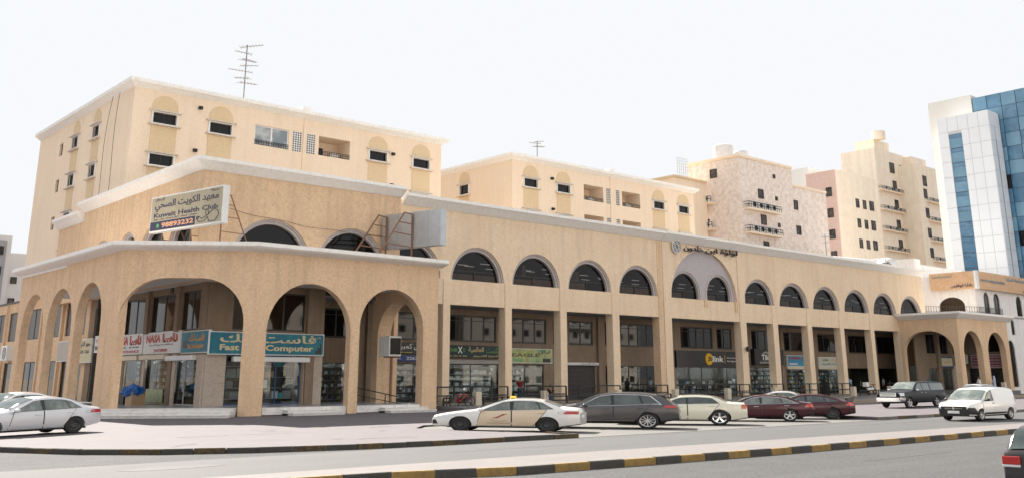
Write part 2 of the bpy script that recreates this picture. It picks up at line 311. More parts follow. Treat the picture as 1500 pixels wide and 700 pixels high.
part(MB().box(Xu+1.2, XR, 71.9, 72.3, 8.6, 16.2), 'inner_wall', nmat('inner_wall_paint', (.10, .085, .07), .9))
part(MB().box(Xu+1.2, XR-.5, 66.66, 71.9, 9.9, 10.3), 'upper_floor', shade_conc)
part(MB().box(XR-.5, XR, 66.7, 81.5, 0, 16.9), 'end_wall', stucco)
CP = lambda zb, zt, o=.85: [(-.3, zb+.05), (.02, zb), (.10, zb+.02), (o-.14, zt-.36), (o-.06, zt-.30), (o, zt-.26), (o, zt), (-.3, zt)]
part(MB().sweep(CP(16.5, 17.42), [(46.0, Ym+.1), (79.55, Ym+.1)]), 'cornice', corn)
part(MB().sweep(CP(16.5, 17.44), [(79.6, Ym), (94.0, Ym)]), 'cornice', corn)
part(MB().sweep(CP(16.5, 17.42), [(94.05, Ym+.1), (XR+.1, Ym+.1)]), 'cornice', corn)
part(MB().sweep(CP(16.85, 17.68, .8), [(Xu, 90.2), (Xu, Yu), (45.35, Yu)]), 'cornice', corn)
part(MB().sweep(CP(16.05, 16.95, .8), [(Xu, 97.3), (Xu, 90.3)]), 'cornice', corn)
aglass = glassmat('arch_glass', (.55, .52, .50), .45); boardm = nmat('window_board', (.55, .42, .31), .6, noise=[(3, .5, (.35, .27, .20))]); blindm = nmat('window_blind', (.34, .28, .24), .8)
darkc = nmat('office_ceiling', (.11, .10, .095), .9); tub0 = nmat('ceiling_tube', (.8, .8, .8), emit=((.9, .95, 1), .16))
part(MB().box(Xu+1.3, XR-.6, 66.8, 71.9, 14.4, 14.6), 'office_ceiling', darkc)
m = MB(); xk = 30.5
while xk < 136:
    for yk in (68.3, 70.6): zk = 12.4+.15*((int(xk*10) % 7)/3-1); m.box(xk, xk+1.1, yk, yk+.10, zk, zk+.05)
    xk += 2.6
tag(part(m, 'ceiling_tube', tub0), kind='stuff')
# arched windows: surround ring + frame + pane
def arched_window(M, u0, u1, z0, zt, rise=None, dep=.5, rw=.34, parent=None, mull=True):
    w = empty('arched_window', (0, 0, 0)); w.parent = parent or B; w.matrix_parent_inverse = Binv if parent is None else Matrix()
    o1 = arch(u0, u1, z0, zt, rise); r = rise
    inner = arch(u0+rw, u1-rw, z0+.02, zt-rw, (rise-rw) if rise else None)
    mid = arch(u0+.14, u1-.14, z0+.01, zt-.14, (rise-.14) if rise else None)
    m = MB(M); m.slab(o1[:1]+o1[1:], [mid], .14, .55); m.slab(mid, [inner], .24, .62); o = m.build('surround', ring, w)
    f2 = arch(u0+rw+.09, u1-rw-.09, z0+.1, zt-rw-.09, (rise-rw-.09) if rise else None)
    m = MB(M); m.slab(inner, [f2], dep, dep+.12)
    zb = z0+.85
    if mull:
        m.box(u0+rw+.05, u1-rw-.05, dep+.01, dep+.1, zb, zb+.06); uc = (u0+u1)/2; m.box(uc-.035, uc+.035, dep+.01, dep+.1, z0+.02, zb)
    m.build('frame', dframe, w)
    MB(M).slab(inner, [], dep+.06, dep+.09).build('pane', aglass, w)
    n_ = random.choice((1, 2, 2, 3)); ua, ub = u0+rw+.1, u1-rw-.1
    for k_ in range(2):
        a_ = ua+(ub-ua)*k_/2+.06; b_ = ua+(ub-ua)*(k_+1)/2-.06
        if (k_+n_) % 3: MB(M).box(a_, b_, dep+.16, dep+.2, z0+.05, z0+random.choice((.62, .74, .78))).build('lower_board', boardm, w)
    if random.random() < .4: MB(M).box(ua+random.uniform(.2, 1.5), ua+random.uniform(1.7, 2.6), dep+.25, dep+.28, z0+.9, z0+random.uniform(1.5, 2.0)).build('blind', blindm, w)
    return w
for a, b, t in bays: arched_window(FY(Ym+.1), a, min(b, XR-.5), SILL, t)
arched_window(FY(Ym+.1), *upb[2], SILL, 13.7)
for a, b in upb[:2]: arched_window(FY(Yu), a, b, SILL, 13.85)
for a, b in [(-87.3, -82.3), (-81.1, -76.9), (-76.2, -71.2), (-70.6, -66.3)]: arched_window(FX(Xu), a, b, SILL+.3, 13.85, rise=2.4)
# big central arch with mosaic tympanum and two windows
mos = nmat('mosaic_tile', (.42, .39, .44), .5); n = mos.node_tree.nodes; g = n.new('ShaderNodeNewGeometry'); mp = n.new('ShaderNodeMapping'); mp.inputs['Rotation'].default_value = (R_(90), 0, 0); br = n.new('ShaderNodeTexBrick')
mp.inputs['Scale'].default_value = (1, 1, 1); br.offset = 0; br.inputs['Scale'].default_value = 1; br.inputs['Brick Width'].default_value = .3; br.inputs['Row Height'].default_value = .3; br.inputs['Mortar Size'].default_value = .035
br.inputs['Color1'].default_value = (.36, .36, .45, 1); br.inputs['Color2'].default_value = (.42, .41, .49, 1); br.inputs['Mortar'].default_value = (.52, .42, .34, 1)
mos.node_tree.links.new(g.outputs['Position'], mp.inputs[0]); mos.node_tree.links.new(mp.outputs[0], br.inputs[0]); mos.node_tree.links.new(br.outputs[0], n['Principled BSDF'].inputs['Base Color'])
b0, b1 = big; bm_ = (b0+b1)/2
sub = [(b0+.05, bm_-.42), (bm_+.42, b1-.55)]
part(MB(FY(Ym+.1)).slab(arch(b0, b1, SILL, 16.0, rise=5.4), [arch(a, b, SILL+.02, 13.7) for a, b in sub], .30, .5), 'tympanum', mos)
for a, b in sub: arched_window(FY(Ym+.2), a, b, SILL+.02, 13.7)
part(MB(FY(Ym)).box(bm_-.28, bm_+.28, -.02, .4, 9.9, SILL+.05), 'corbel', stucco)
part(MB(FY(Ym)).box(b1-.55, b1-.1, -.02, .4, 9.5, SILL+.05), 'corbel', stucco)
# colonnade pillars
pil = [(45.5, 45.9), (onY(648.5, 500, 66).x, 51.26), (57.5, 58.29), (64.39, 65.24), (71.61, 72.6), (79.6, 80.75), (92.85, 94.0), (100.22-.95, 100.3), (107.57-.95, 107.65), (115.06-.9, 115.1), (122.66-.9, 122.7), (130.3-.8, 130.35)]
XP = [(744, 750), (826, 832), (899, 908.5)]
for i, (a, b) in enumerate(pil):
    top = 16.5 if i in (5, 6) else SILL
    o = part(MB(FY(Ym)).box(a, b, 0, .95, 0, top), 'pillar', stucco3 if i > 0 else stucco, bevel=.03)
part(MB(FY(Ym)).box(78.75, 79.55, .04, 1.0, 0, 16.5), 'pillar', stucco, bevel=.03)  # strip of darker stucco standing in for the shaded recess beside the pier
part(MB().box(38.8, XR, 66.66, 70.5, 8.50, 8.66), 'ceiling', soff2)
part(MB().box(46.0, XR, 65.4, 72, .1, FL), 'terrace_floor', terr)
part(MB().box(46.0, 128.9, 64.6, 65.4, .1, .40), 'terrace_edge', shade_conc)
# back wall of the colonnade: mezzanine band, lintel, ground openings (all at Yb)
Yb = 70.5
mez = [(39.3, 44.6), (47.2, 52.6), (54.4, 60.3), (62.3, 66.8), (67.7, 68.2), (69.9, 73.4), (75.2, 76.1), (77.6, 83.4), (87.6, 93.5), (94.3, 97.2), (101.2, 105.7), (108.1, 113.7), (116.0, 120.6), (123.7, 129.2), (131.5, 137)]
shops = [(39.3, 44.8), (47.0, 52.8), (54.0, 60.6), (61.6, 66.4), (69.6, 73.6), (75.2, 75.9), (77.4, 83.3), (86.6, 98.4), (100.6, 106.3), (108.2, 113.8), (115.4, 120.8), (122.6, 129.6), (131.2, 137)]
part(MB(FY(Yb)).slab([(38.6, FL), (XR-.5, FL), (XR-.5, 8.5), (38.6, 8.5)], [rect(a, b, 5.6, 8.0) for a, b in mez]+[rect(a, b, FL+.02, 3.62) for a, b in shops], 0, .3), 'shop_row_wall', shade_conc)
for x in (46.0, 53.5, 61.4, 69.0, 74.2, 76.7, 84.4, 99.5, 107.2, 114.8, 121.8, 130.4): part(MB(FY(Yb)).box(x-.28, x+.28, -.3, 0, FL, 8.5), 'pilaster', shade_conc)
def window(M, u0, u1, z0, z1, mulls=2, d=.12, glass=gdark, fr=dframe, parent=None, fw=.09, inv=True, rails=()):
    m = MB(M); m.slab(rect(u0, u1, z0, z1), [rect(u0+fw, u1-fw, z0+fw, z1-fw)], d-.05, d+.05)
    for k in range(1, mulls): u = u0+(u1-u0)*k/mulls; m.box(u-.07, u+.07, d-.045, d+.045, z0+fw-.01, z1-fw+.01)
    for rz in rails: m.box(u0+fw-.01, u1-fw+.01, d-.04, d+.04, rz-.03, rz+.03)
    w = part(m, 'window', fr) if inv else m.build('window', fr, parent)
    MB(M).box(u0+.02, u1-.02, d-.006, d+.006, z0+.02, z1-.02).build('pane', glass, w); return w
for a, b in mez: window(FY(Yb), a, b, 5.6, 8.0, mulls=max(1, round((b-a)/1.6)), glass=gdark, fw=.16, rails=(7.5,) if b-a > 2 else ())
# ---- corner shops behind the portico
Xs, Ys = 29.4, 65.6
smez = [(-84.2, -82.4), (-81.4, -76.7), (-75.8, -70.9), (-70.0, -66.6)]
sshop = [(-81.9, -80.9), (-80.7, -77.1), (-76.3, -72.0), (-71.2, -66.6)]
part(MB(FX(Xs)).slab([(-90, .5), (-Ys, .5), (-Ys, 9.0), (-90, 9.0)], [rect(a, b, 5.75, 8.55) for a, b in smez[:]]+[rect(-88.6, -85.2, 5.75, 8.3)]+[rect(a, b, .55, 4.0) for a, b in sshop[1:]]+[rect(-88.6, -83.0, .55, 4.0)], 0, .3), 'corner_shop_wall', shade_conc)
for a, b in smez[1:]: window(FX(Xs), a, b, 5.75, 8.55, mulls=2, glass=gdark2, fw=.11)
window(FX(Xs), -84.2, -82.4, 5.75, 8.55, mulls=1, glass=gdark2); window(FX(Xs), -88.6, -85.2, 5.75, 8.3, mulls=2, glass=gdark2)
for y in (70.45, 76.25, 82.0): part(MB(FX(Xs)).box(-y-.3, -y+.3, -.28, 0, 5.72, 9.0), 'pilaster', shade_conc); part(MB(FX(Xs)).box(-y-.26, -y+.26, -.12, 0, .5, 4.1), 'pier', clad)
part(MB(FX(Xs)).box(-66.5, -65.7, -.2, 0, 5.72, 9.0), 'pilaster', shade_conc)
fmez = [(31.4, 33.3), (33.6, 37.2), (38.1, 40.4)]
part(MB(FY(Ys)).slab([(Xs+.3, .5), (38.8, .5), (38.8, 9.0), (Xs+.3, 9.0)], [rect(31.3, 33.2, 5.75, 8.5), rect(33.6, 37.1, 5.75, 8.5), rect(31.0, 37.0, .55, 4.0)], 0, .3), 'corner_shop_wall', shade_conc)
part(MB().box(38.5, 38.8, Ys+.3, Yb, .5, 9.0), 'corner_shop_wall', shade_conc)
window(FY(Ys), 31.3, 33.2, 5.75, 8.5, mulls=1, glass=gdark2); window(FY(Ys), 33.6, 37.1, 5.75, 8.5, mulls=2, glass=gdark2, fw=.11)
part(MB(FY(Ys)).box(37.2, 37.9, -.3, 0, .5, 9.0), 'pilaster', shade_conc)
part(MB(FY(Ys)).box(37.15, 38.7, -.12, .02, .5, 4.0), 'stone_pier', clad)
part(MB(FY(Ys)).box(Xs+.02, 30.95, -.14, .02, .5, 4.0), 'stone_pier', clad)
part(MB(FX(Xs)).box(-66.5, -65.5, -.14, 0, .5, 4.0), 'stone_pier', clad)
# ---- portico
A0 = (23.0, 65.2); B0 = (30.0, 60.0); TH = .62; PT = 10.7; Zf = .53
Lc = (Vector(B0)-Vector(A0)).length
front = [(-50, 0)]
fr_out = [(30.0, 0), (31.1, 0)]
def wall_with_arches(M, u0, u1, zt, ops, d1=TH):
    out = [(u0, 0)]
    for (a, b, z, rise, ru) in ops:
        ap = arch(a, b, 0, z, rise, ru); out += [(a, 0)]+ap[2:][::-1][0:]+[(b, 0)] if False else []
        up = ap[2:]      # from right spring over the top to the left spring
        out += [(a, 0)]+list(reversed(up))+[(b, 0)]
    out += [(u1, 0), (u1, zt), (u0, zt)]
    q = []
    for p in out:
        if not q or abs(p[0]-q[-1][0])+abs(p[1]-q[-1][1]) > 1e-4: q.append(p)
    return MB(M).slab(q, [], 0, d1)
part(wall_with_arches(FY(60.0), 30.0, 45.4, PT, [(31.1, 37.65, 8.76, None, None), (38.4, 44.05, 8.76, None, None)]), 'arcade_front_wall', stucco)
part(wall_with_arches(FX(23.0), -88.2, -65.2, PT, [(-86.9, -81.0, 8.93, None, None), (-80.1, -74.3, 8.93, None, None), (-73.5, -68.2, 8.93, None, None)]), 'arcade_side_wall', stucco)
part(wall_with_arches(FA(A0, B0), 0.0, Lc, PT, [(.04, Lc-.55, 8.85, 2.9, 2.9)]), 'arcade_corner_wall', stucco)
part(wall_with_arches(FX(44.1), -67.0, -60.64, 9.0, [(-66.2, -60.9, 8.2, None, None)], d1=1.25), 'arcade_end_wall', stucco)
part(MB().sweep(CP(10.65, 11.2, .85), [(23.0, 88.3), A0, B0, (45.75, 60.0)]), 'cornice', corn)
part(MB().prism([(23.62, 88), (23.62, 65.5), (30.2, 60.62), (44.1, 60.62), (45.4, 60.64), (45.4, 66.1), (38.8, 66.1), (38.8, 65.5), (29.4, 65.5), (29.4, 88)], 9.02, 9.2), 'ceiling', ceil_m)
part(MB().prism([(22.9, 88.2), (23.1, 65.3), (30.05, 60.1), (45.6, 60.1), (45.6, 66), (28.3, 66), (28.3, 88.2)], 10.5, 10.68), 'roof', corn)
part(MB().prism([(23.4, 88), (23.4, 65.4), (30.1, 60.35), (45.3, 60.35), (45.9, 66.3), (45.9, 72), (29, 72), (29, 88)], .02, Zf), 'terrace_floor', nmat('terrace_marble', (.40, .41, .44), .2, noise=[(2, .4, (.33, .34, .37))]))
part(MB().box(46.0, 46.9, 65.35, 66.6, .1, .45), 'terrace_step', marble)
# risers below portico + marble steps
part(MB().box(31.2, 37.6, 60.12, 60.36, .05, .50), 'plinth', marble); part(MB().box(38.5, 44.0, 60.12, 60.36, .05, .50), 'plinth', marble)
riser_m = nmat('shaded_marble_riser', (.74, .72, .70), .6, noise=[(3, .6, (.58, .56, .54))])  # darker copy of the step marble, riser shade put into the colour
def step_set(M, u0, u1, n=3, tr=.36, z0=.0, top=.53):
    for k in range(n-1): part(MB(M).box(u0-.28*(n-1-k)*0, u1+.22*(n-2-k), -tr*(n-1-k)+.1, .35, z0-.05, z0+(top-z0)*(k+1)/n-.055), 'step', riser_m); part(MB(M).box(u0-.03, u1+.22*(n-2-k)+.03, -tr*(n-1-k)+.05, .35, z0+(top-z0)*(k+1)/n-.053, z0+(top-z0)*(k+1)/n-.002*k), 'tread', marble)
step_set(FY(60.05), 32.7, 36.4, tr=.75); step_set(FY(60.05), 40.4, 44.2, tr=.75)
for k in range(3):
    o = .8*(3-k); a = Vector(A0); b = Vector(B0); u = (b-a).normalized(); nn = Vector((u.y, -u.x))
    P = [a+nn*o-u*.35, b+nn*o-u*.5, b-u*.5-nn*.9, a-nn*.9-u*.35]
    P = [a+nn*o+u*.1-u*.5*(1 if k < 3 else 0), b+nn*o-u*.65, b-u*.65-nn*.6, a-nn*.6+u*.1]
    st_ = part(MB().prism([(p.x, p.y) for p in P], .0, .53*(k+1)/3-.05), 'step', riser_m)
    o2 = o+.05; P = [a+nn*o2+u*.1-u*.52, b+nn*o2-u*.63, b-u*.63-nn*.6, a-nn*.6+u*.1]; q_ = MB().prism([(p.x, p.y) for p in P], .53*(k+1)/3-.048, .53*(k+1)/3-.002*k).build('tread', marble, st_)
    q_.matrix_parent_inverse = Matrix()
    q_.matrix_parent_inverse = Matrix.Translation((0, 0, 0))
# ---- right portico
RX, RY = 129.5, 58.0
part(wall_with_arches(FX(RX), -66.0, -58.0, 10.0, [(-65.55, -58.75, 8.4, 2.7, 3.2)], d1=.7), 'arcade_side_wall', stucco)
part(wall_with_arches(FY(RY), RX+.71, 145.3, 10.0, [(130.8, 136.4, 8.42, None, None), (138.2, 144.0, 8.42, None, None)], d1=.8), 'arcade_front_wall', stucco)
part(MB().sweep(CP(9.95, 10.8, .9), [(RX, 66.0), (RX, RY), (146.1, RY)]), 'cornice', corn)
part(MB().box(RX+.7, 145.3, 58.8, 66, 8.9, 9.1), 'ceiling', soff2)
part(MB().box(RX+.1, 146, 58.1, 70, 9.8, 9.98), 'roof', corn)
part(MB().box(128.9, 146, 57.5, 70.4, .02, .62), 'terrace_floor', terr)
part(MB(FY(64.6)).slab(rect(RX+1.5, 144.99, .6, 8.9), [rect(134.0, 136.6, .65, 3.6), rect(137.6, 140.9, .65, 3.6), rect(142.0, 144.8, .65, 3.6), rect(134, 136.6, 5.6, 8.2), rect(137.8, 140.4, 5.6, 8.2), rect(142, 144.8, 5.6, 8.2)], 0, .3), 'shop_row_wall', shade_conc)
part(MB(FX(145.0)).slab(rect(-64.6, -58.9, .6, 8.9), [rect(-63.9, -61.3, .65, 3.6), rect(-61.0, -59.2, .65, 3.6), rect(-62.2, -59.2, 5.9, 8.3)], 0, .29), 'end_shop_wall', shade_conc)
window(FX(145.0), -62.2, -59.2, 5.9, 8.3, mulls=2)
for a, b in ((134, 136.6), (137.8, 140.4), (142, 144.8)): window(FY(64.6), a, b, 5.6, 8.2, mulls=2)
part(MB(FY(64.6)).box(136.7, 137.5, -.3, 0, .6, 8.9), 'pilaster', shade_conc)
part(MB().box(141.0, 141.9, 64.2, 64.58, .6, 4), 'stone_pier', clad)

# ------------------------------------------------------------------ shop interiors and storefronts
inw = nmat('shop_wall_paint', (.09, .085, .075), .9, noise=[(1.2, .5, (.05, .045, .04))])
tube = flat('added_light_tube', (.8, .8, .8), emit=((.95, .98, 1), 17.))  # glowing tubes added in the shops to brighten the stock, no fittings seen
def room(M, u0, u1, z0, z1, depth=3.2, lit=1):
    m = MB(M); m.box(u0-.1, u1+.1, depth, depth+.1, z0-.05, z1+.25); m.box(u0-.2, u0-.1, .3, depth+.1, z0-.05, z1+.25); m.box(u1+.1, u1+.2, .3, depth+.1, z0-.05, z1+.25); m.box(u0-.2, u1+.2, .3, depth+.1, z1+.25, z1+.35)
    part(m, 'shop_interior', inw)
    if lit:
        m = MB(M)
        k = max(1, int((u1-u0)/1.8))
        for i in range(k): u = u0+(u1-u0)*(i+.5)/k; m.box(u-.45, u+.45, 1.6, 1.75, z1+.12, z1+.2)
        part(m, 'added_light_tube', tube)
pal_goods = [flat('goods_white', (.72, .73, .72)), flat('goods_grey', (.25, .26, .27)), flat('goods_black', (.02, .02, .025)), flat('goods_teal', (.05, .42, .45)), flat('goods_carton', (.42, .28, .16)), flat('goods_red', (.45, .05, .04)), flat('goods_yellow', (.66, .58, .12)), flat('goods_blue', (.06, .16, .45)), flat('goods_green', (.12, .38, .14))]
shelfm = flat('shelf_metal', (.45, .46, .47), .4); shback = flat('shelf_back', (.05, .052, .055), .6)
UNIT = {}
def goods_mesh(mi):
    if mi not in UNIT:
        me = MB().box(-.5, .5, -.5, .5, 0, 1).build('tmp', pal_goods[mi]); UNIT[mi] = me.data; bpy.data.objects.remove(me)
    return UNIT[mi]
def display(M, u0, u1, z0, rows, weights, label, d=.75, bw=.42, bh=.34, group=None, gap=.5):
    o = M @ Vector(((u0+u1)/2, d, z0)); t = empty('display_shelf', o, label, 'display shelf', group)
    inv = Matrix.Translation(-o)
    m = MB(inv @ M)
    for u in (u0, u1): m.box(u-.02, u+.02, d-.2, d+.2, z0, z0+gap*rows+.3)
    for r in range(rows): m.box(u0, u1, d-.2, d+.2, z0+.25+gap*r, z0+.28+gap*r)
    m.build('shelf', shelfm, t); MB(inv @ M).box(u0, u1, d+.2, d+.22, z0, z0+gap*rows+.3).build('back_panel', shback, t)
    rz = math.atan2((M.to_3x3() @ Vector((1, 0, 0))).y, (M.to_3x3() @ Vector((1, 0, 0))).x)
    for r in range(rows):
        u = u0+.08
        while u < u1-bw*.5:
            w = bw*random.uniform(.5, 1.15); h = bh*random.uniform(.5, 1.)
            if u+w > u1-.04: break
            if random.random() < .88:
                g = bpy.data.objects.new('box', goods_mesh(random.choices(range(9), weights)[0])); C.objects.link(g); g.parent = t
                p = inv @ M @ Vector((u+w/2, d-.03, z0+.28+gap*r)); g.location = p; g.scale = (w*.92, .26, h); g.rotation_euler.z = rz
            u += w
def storefront(M, u0, u1, z0, z1, mulls=3, d=.14, fr=dframe, door=None, transom=None):
    m = MB(M); m.slab(rect(u0, u1, z0, z1), [rect(u0+.07, u1-.07, z0+.07, z1-.07)], d-.05, d+.05)
    for k in range(1, mulls): u = u0+(u1-u0)*k/mulls; m.box(u-.03, u+.03, d-.045, d+.045, z0+.06, z1-.06)
    if transom: m.box(u0+.06, u1-.06, d-.04, d+.04, transom-.03, transom+.03)
    w = part(m, 'shop_front', fr); MB(M).box(u0+.03, u1-.03, d-.004, d+.004, z0+.03, z1-.03).build('pane', sgla, w)
    if door: MB(M).box(door-.02, door+.02, d-.14, d-.08, z0+.9, z0+1.6).build('door_handle', shelfm, w)
    return w
MF = FY(Yb); z0, z1 = FL+.02, 3.62
GEN = (6, 2, 5, 1.2, .8, .5, .5, .7, .4)
names = {1: 'stock of the computer shop under the black sign beside the portico', 2: 'white boxed electronics in the window of the green lettered shop', 3: 'boxed printers in the window under the pale green sign',
         7: 'lit phone boxes on display in the black fronted shop', 8: 'blue and white stock in the window under the black and white sign', 9: 'colourful goods crowded in the window under the blue sign', 10: 'green and white phone accessories in the window left of the stairs'}
for i, (a, b) in enumerate(shops):
    if i in (4,):
        m = MB(MF)
        for k in range(26): m.box(a, b, .1, .13+.02*(k % 2), z0+k*(z1-z0)/26, z0+(k+.92)*(z1-z0)/26)
        part(m, 'roller_shutter', flat('shutter_dark', (.045, .042, .042), .6)); continue
    storefront(MF, a, b, z0, z1, mulls={0: 3, 1: 3, 2: 2, 3: 2, 6: 4, 7: 5}.get(i, 2), door=a+(b-a)*.5, transom=3.0 if i in (0, 1, 6) else None)
    room(MF, a, b, z0, z1, lit=i in names or i == 0)
    if i in names:
        wts = {7: (3.2, 1, 5, .5, 0, 0, 0, .6, 0), 10: (2, 1, 5, 1, .3, .4, 1, .4, 2.5), 9: (2, 1, 1, 1, .5, 2, .8, 1.5, .8), 2: (12, 1, 1, .5, 0, 0, 0, .2, 0), 3: (10, 1, 1, .5, 0, .3, .4, .2, 0)}.get(i, GEN)
        display(MF, a+.25, b-.25 if i not in (3,) else a+2.6, z0+.1, 5 if i != 7 else 3, wts, names[i], bw=.5 if i in (2, 3, 7) else .32, bh=.36)
display(MF, 40.0, 44.2, z0+.1, 5, (3, 2, 6, 1, 1, 1, .4, 1, .3), 'dense dark shelves of computer parts behind the glass right of the teal sign', bw=.28, bh=.3)
for (a, b), lab, w in zip(sshop[1:], ('half empty white shelf behind the glass with the leaning red tube', 'shelf of small electronics above the yellow poster', 'shelf in the doorway window under the left teal sign'), ((9, 1, 1, .3, 0, .5, 0, .2, 0), (5, 3, 3, 1, .6, .5, .4, .5, 0), (5, 2, 4, .5, .3, 0, 0, .4, 0))):
    storefront(FX(Xs), a, b, .55, 4.0, mulls=2 if b-a > 4 else 1, fr=creamp if a < -73 else shelfm, door=(a+b)/2)
    room(FX(Xs), a, b, .55, 4.0); display(FX(Xs), a+1.3 if a < -80 else a+.3, b-.3, .9, 5, w, lab, bw=.5)
storefront(FX(Xs), -88.6, -83.0, .55, 4.0, mulls=3, fr=dframe); room(FX(Xs), -88.6, -83.0, .55, 4.0, lit=0)
storefront(FY(Ys), 31.0, 37.0, .55, 4.0, mulls=3, fr=flat('blue_frame', (.02, .09, .26)), door=33.4)
room(FY(Ys), 31.0, 37.0, .55, 4.0); display(FY(Ys), 31.3, 36.8, .7, 4, (1, 4, 7, 2.2, .3, 0, 0, .3, 0), 'black and grey computer cases on glass shelves under the large teal sign', bw=.7, bh=.62, gap=.75)
storefront(FX(145.0), -63.9, -61.3, .65, 3.6, mulls=2); storefront(FX(145.0), -61.0, -59.2, .65, 3.6, mulls=1)
tag(MB().box(145.9, 146.0, 58.9, 64.4, .6, 4.5).build('x', inw)); bpy.data.objects.remove(bpy.data.objects['x']); part(MB().box(145.62, 145.7, 58.9, 64.6, .6, 4.4), 'shop_interior', inw)
for a, b in ((134.0, 136.6), (137.6, 140.9), (142.0, 144.8)):
    storefront(FY(64.6), a, b, .65, 3.6, mulls=2); room(FY(64.6), a, b, .65, 3.6, depth=2.2)
display(FY(64.6), 142.2, 144.6, .7, 4, GEN, 'shelves of small goods in the last shop under the right portico', bw=.3)
room(FY(64.6), 131.2, 133.8, .65, 3.6, lit=0)
# shutter housings (white rolled boxes)
for M, a, b, zz in ((FX(Xs), -80.9, -77.0, 3.98), (FX(Xs), -76.6, -71.7, 3.98), (FX(Xs), -71.5, -66.8, 3.85), (FY(Ys), 31.4, 37.5, 3.75)):
    m = MB(M); m.box(a, b, -.42, .0, zz-.22, zz+.14); part(m, 'shutter_box', creamp if a < -72 else whitep, bevel=.05)
part(MB(MF).box(53.9, 60.7, -.3, 0, 3.62, 4.0), 'shutter_box', flat('box_grey', (.33, .31, .29)), bevel=.04)
part(MB(MF).box(108.1, 113.9, -.3, 0, 3.42, 3.75), 'shutter_box', creamp, bevel=.04)
part(MB(MF).box(115.3, 120.9, -.3, 0, 3.42, 3.75), 'shutter_box', creamp, bevel=.04)
# ------------------------------------------------------------------ signs
def sign(M, u0, u1, z0, z1, mat, label, d=-.28, th=.22, frame=whitep, name='shop_sign', border=.06):
    o = M @ Vector(((u0+u1)/2, d+th, z0)); t = empty(name, o, label, 'sign'); inv = Matrix.Translation(-o)
    MB(inv @ M).box(u0, u1, d, d+th, z0, z1).build('box', frame, t)
    MB(inv @ M).box(u0+border, u1-border, d-.012, d-.0005, z0+border, z1-border).build('face', mat, t)
    t['_m'] = 0; del t['_m']
    return t, inv @ M, d-.016
def put(sg, txt, u0, u1, z0, z1, mat, bold=.0, name='lettering', slant=0): t, M, d = sg; return lettering(txt, t, M, u0, u1, z0, z1, mat, d=d, bold=bold, name=name, slant=slant, ext=.012)
white_face = flat('sign_face_white', (.70, .70, .70))
MX = FX(29.63)
sg = sign(MX, -83.0, -76.9, 4.22, 5.82, white_face, 'white sign with red bilingual lettering, left one of two behind the big corner arch')
put(sg, 'NASA', -82.6, -80.0, 4.98, 5.66, RED, .05); put(sg, 'ناسا', -79.7, -77.2, 4.95, 5.7, RED, .06); put(sg, 'COMPUTER  -  NETWORK', -82.5, -77.6, 4.72, 4.84, BLK); put(sg, 'MAINTENANCE', -82.5, -77.6, 4.36, 4.56, RED, .02)
sg = sign(MX, -76.75, -69.7, 4.2, 5.80, white_face, 'white sign with outlined orange and red lettering next to the teal sign')
put(sg, 'NASA', -76.2, -73.4, 5.02, 5.62, flat('sign_orange', (.45, .08, .03)), .05); put(sg, 'ناسا', -73.1, -70.2, 5.0, 5.66, MATS['sign_orange'], .06); put(sg, 'ناسا العالمية لاجهزة الكمبيوتر', -75.6, -71, 4.78, 4.92, BLK); put(sg, '24478800', -74.6, -72.0, 4.32, 4.55, RED, .02)
sg = sign(MX, -69.6, -65.03, 4.12, 5.68, TEAL, 'teal sign panel facing the side street with orange lettering and a desk picture')
ORG = flat('sign_pale_orange', (.62, .32, .10))
put(sg, 'فاست لنك', -68.2, -65.7, 4.95, 5.5, ORG, .02); put(sg, 'Fast Link Computer', -68.4, -65.7, 4.35, 4.8, ORG, .02); MB(sg[1]).box(-69.2, -68.5, sg[2]-.01, sg[2], 4.5, 5.0).build('picture', BLK, sg[0])
sg = sign(FY(65.3), 29.4, 38.5, 4.0, 5.58, TEAL, 'large teal sign with cream lettering facing the main road')
CRM = flat('sign_cream', (.68, .58, .34))
put(sg, 'فاست لنك', 30.2, 37.8, 4.85, 5.45, CRM, .02); put(sg, 'Fast Link Computer', 30.2, 37.6, 4.18, 4.72, CRM, .03); put(sg, 'للتجهيز', 37.2, 38.2, 5.2, 5.4, CRM); m = MB(sg[1])
for k in range(3): m.box(37.8+.17*k, 37.97+.17*k, sg[2]-.008, sg[2], 4.15, 4.35+.25*k)
m.build('pixel_motif', BLK, sg[0])
sg = sign(MF, 46.6, 52.9, 4.4, 5.4, BLK, 'black sign with white script beside the wall air conditioner', frame=BLK)
put(sg, 'صونال كمبيوتر', 48.3, 52.4, 4.75, 5.3, WHT, .01); put(sg, '@pckuwait', 48.6, 50.4, 4.47, 4.62, YEL); put(sg, 'www.', 51.2, 52.2, 4.47, 4.6, YEL); MB(sg[1]).box(46.9, 47.7, sg[2]-.01, sg[2], 4.7, 5.2).build('picture', WHT, sg[0])
sg = sign(MF, 46.7, 52.9, 3.8, 4.3, BLU, 'narrow navy strip sign with phone number under the black sign', frame=BLU, border=.02)
put(sg, '@pckuwait', 47.2, 49.2, 3.92, 4.15, WHT, .01); put(sg, '22626447', 49.8, 52.2, 3.92, 4.18, WHT, .01)
sg = sign(MF, 53.9, 60.7, 4.15, 5.28, flat('sign_dark_teal', (.005, .03, .035)), 'dark sign with green and white lettering on the first colonnade shop', frame=BLK)
put(sg, 'ne', 54.4, 55.4, 4.68, 5.0, GRN, .02); put(sg, 'X', 55.45, 56.0, 4.55, 5.15, WHT, .02); put(sg, 't', 56.05, 56.3, 4.68, 5.0, GRN, .02); put(sg, 'نكست', 58.8, 60.4, 4.6, 5.15, GRN, .02); put(sg, 'العالمية', 56.7, 58.5, 4.6, 5.15, GOLD, .02)
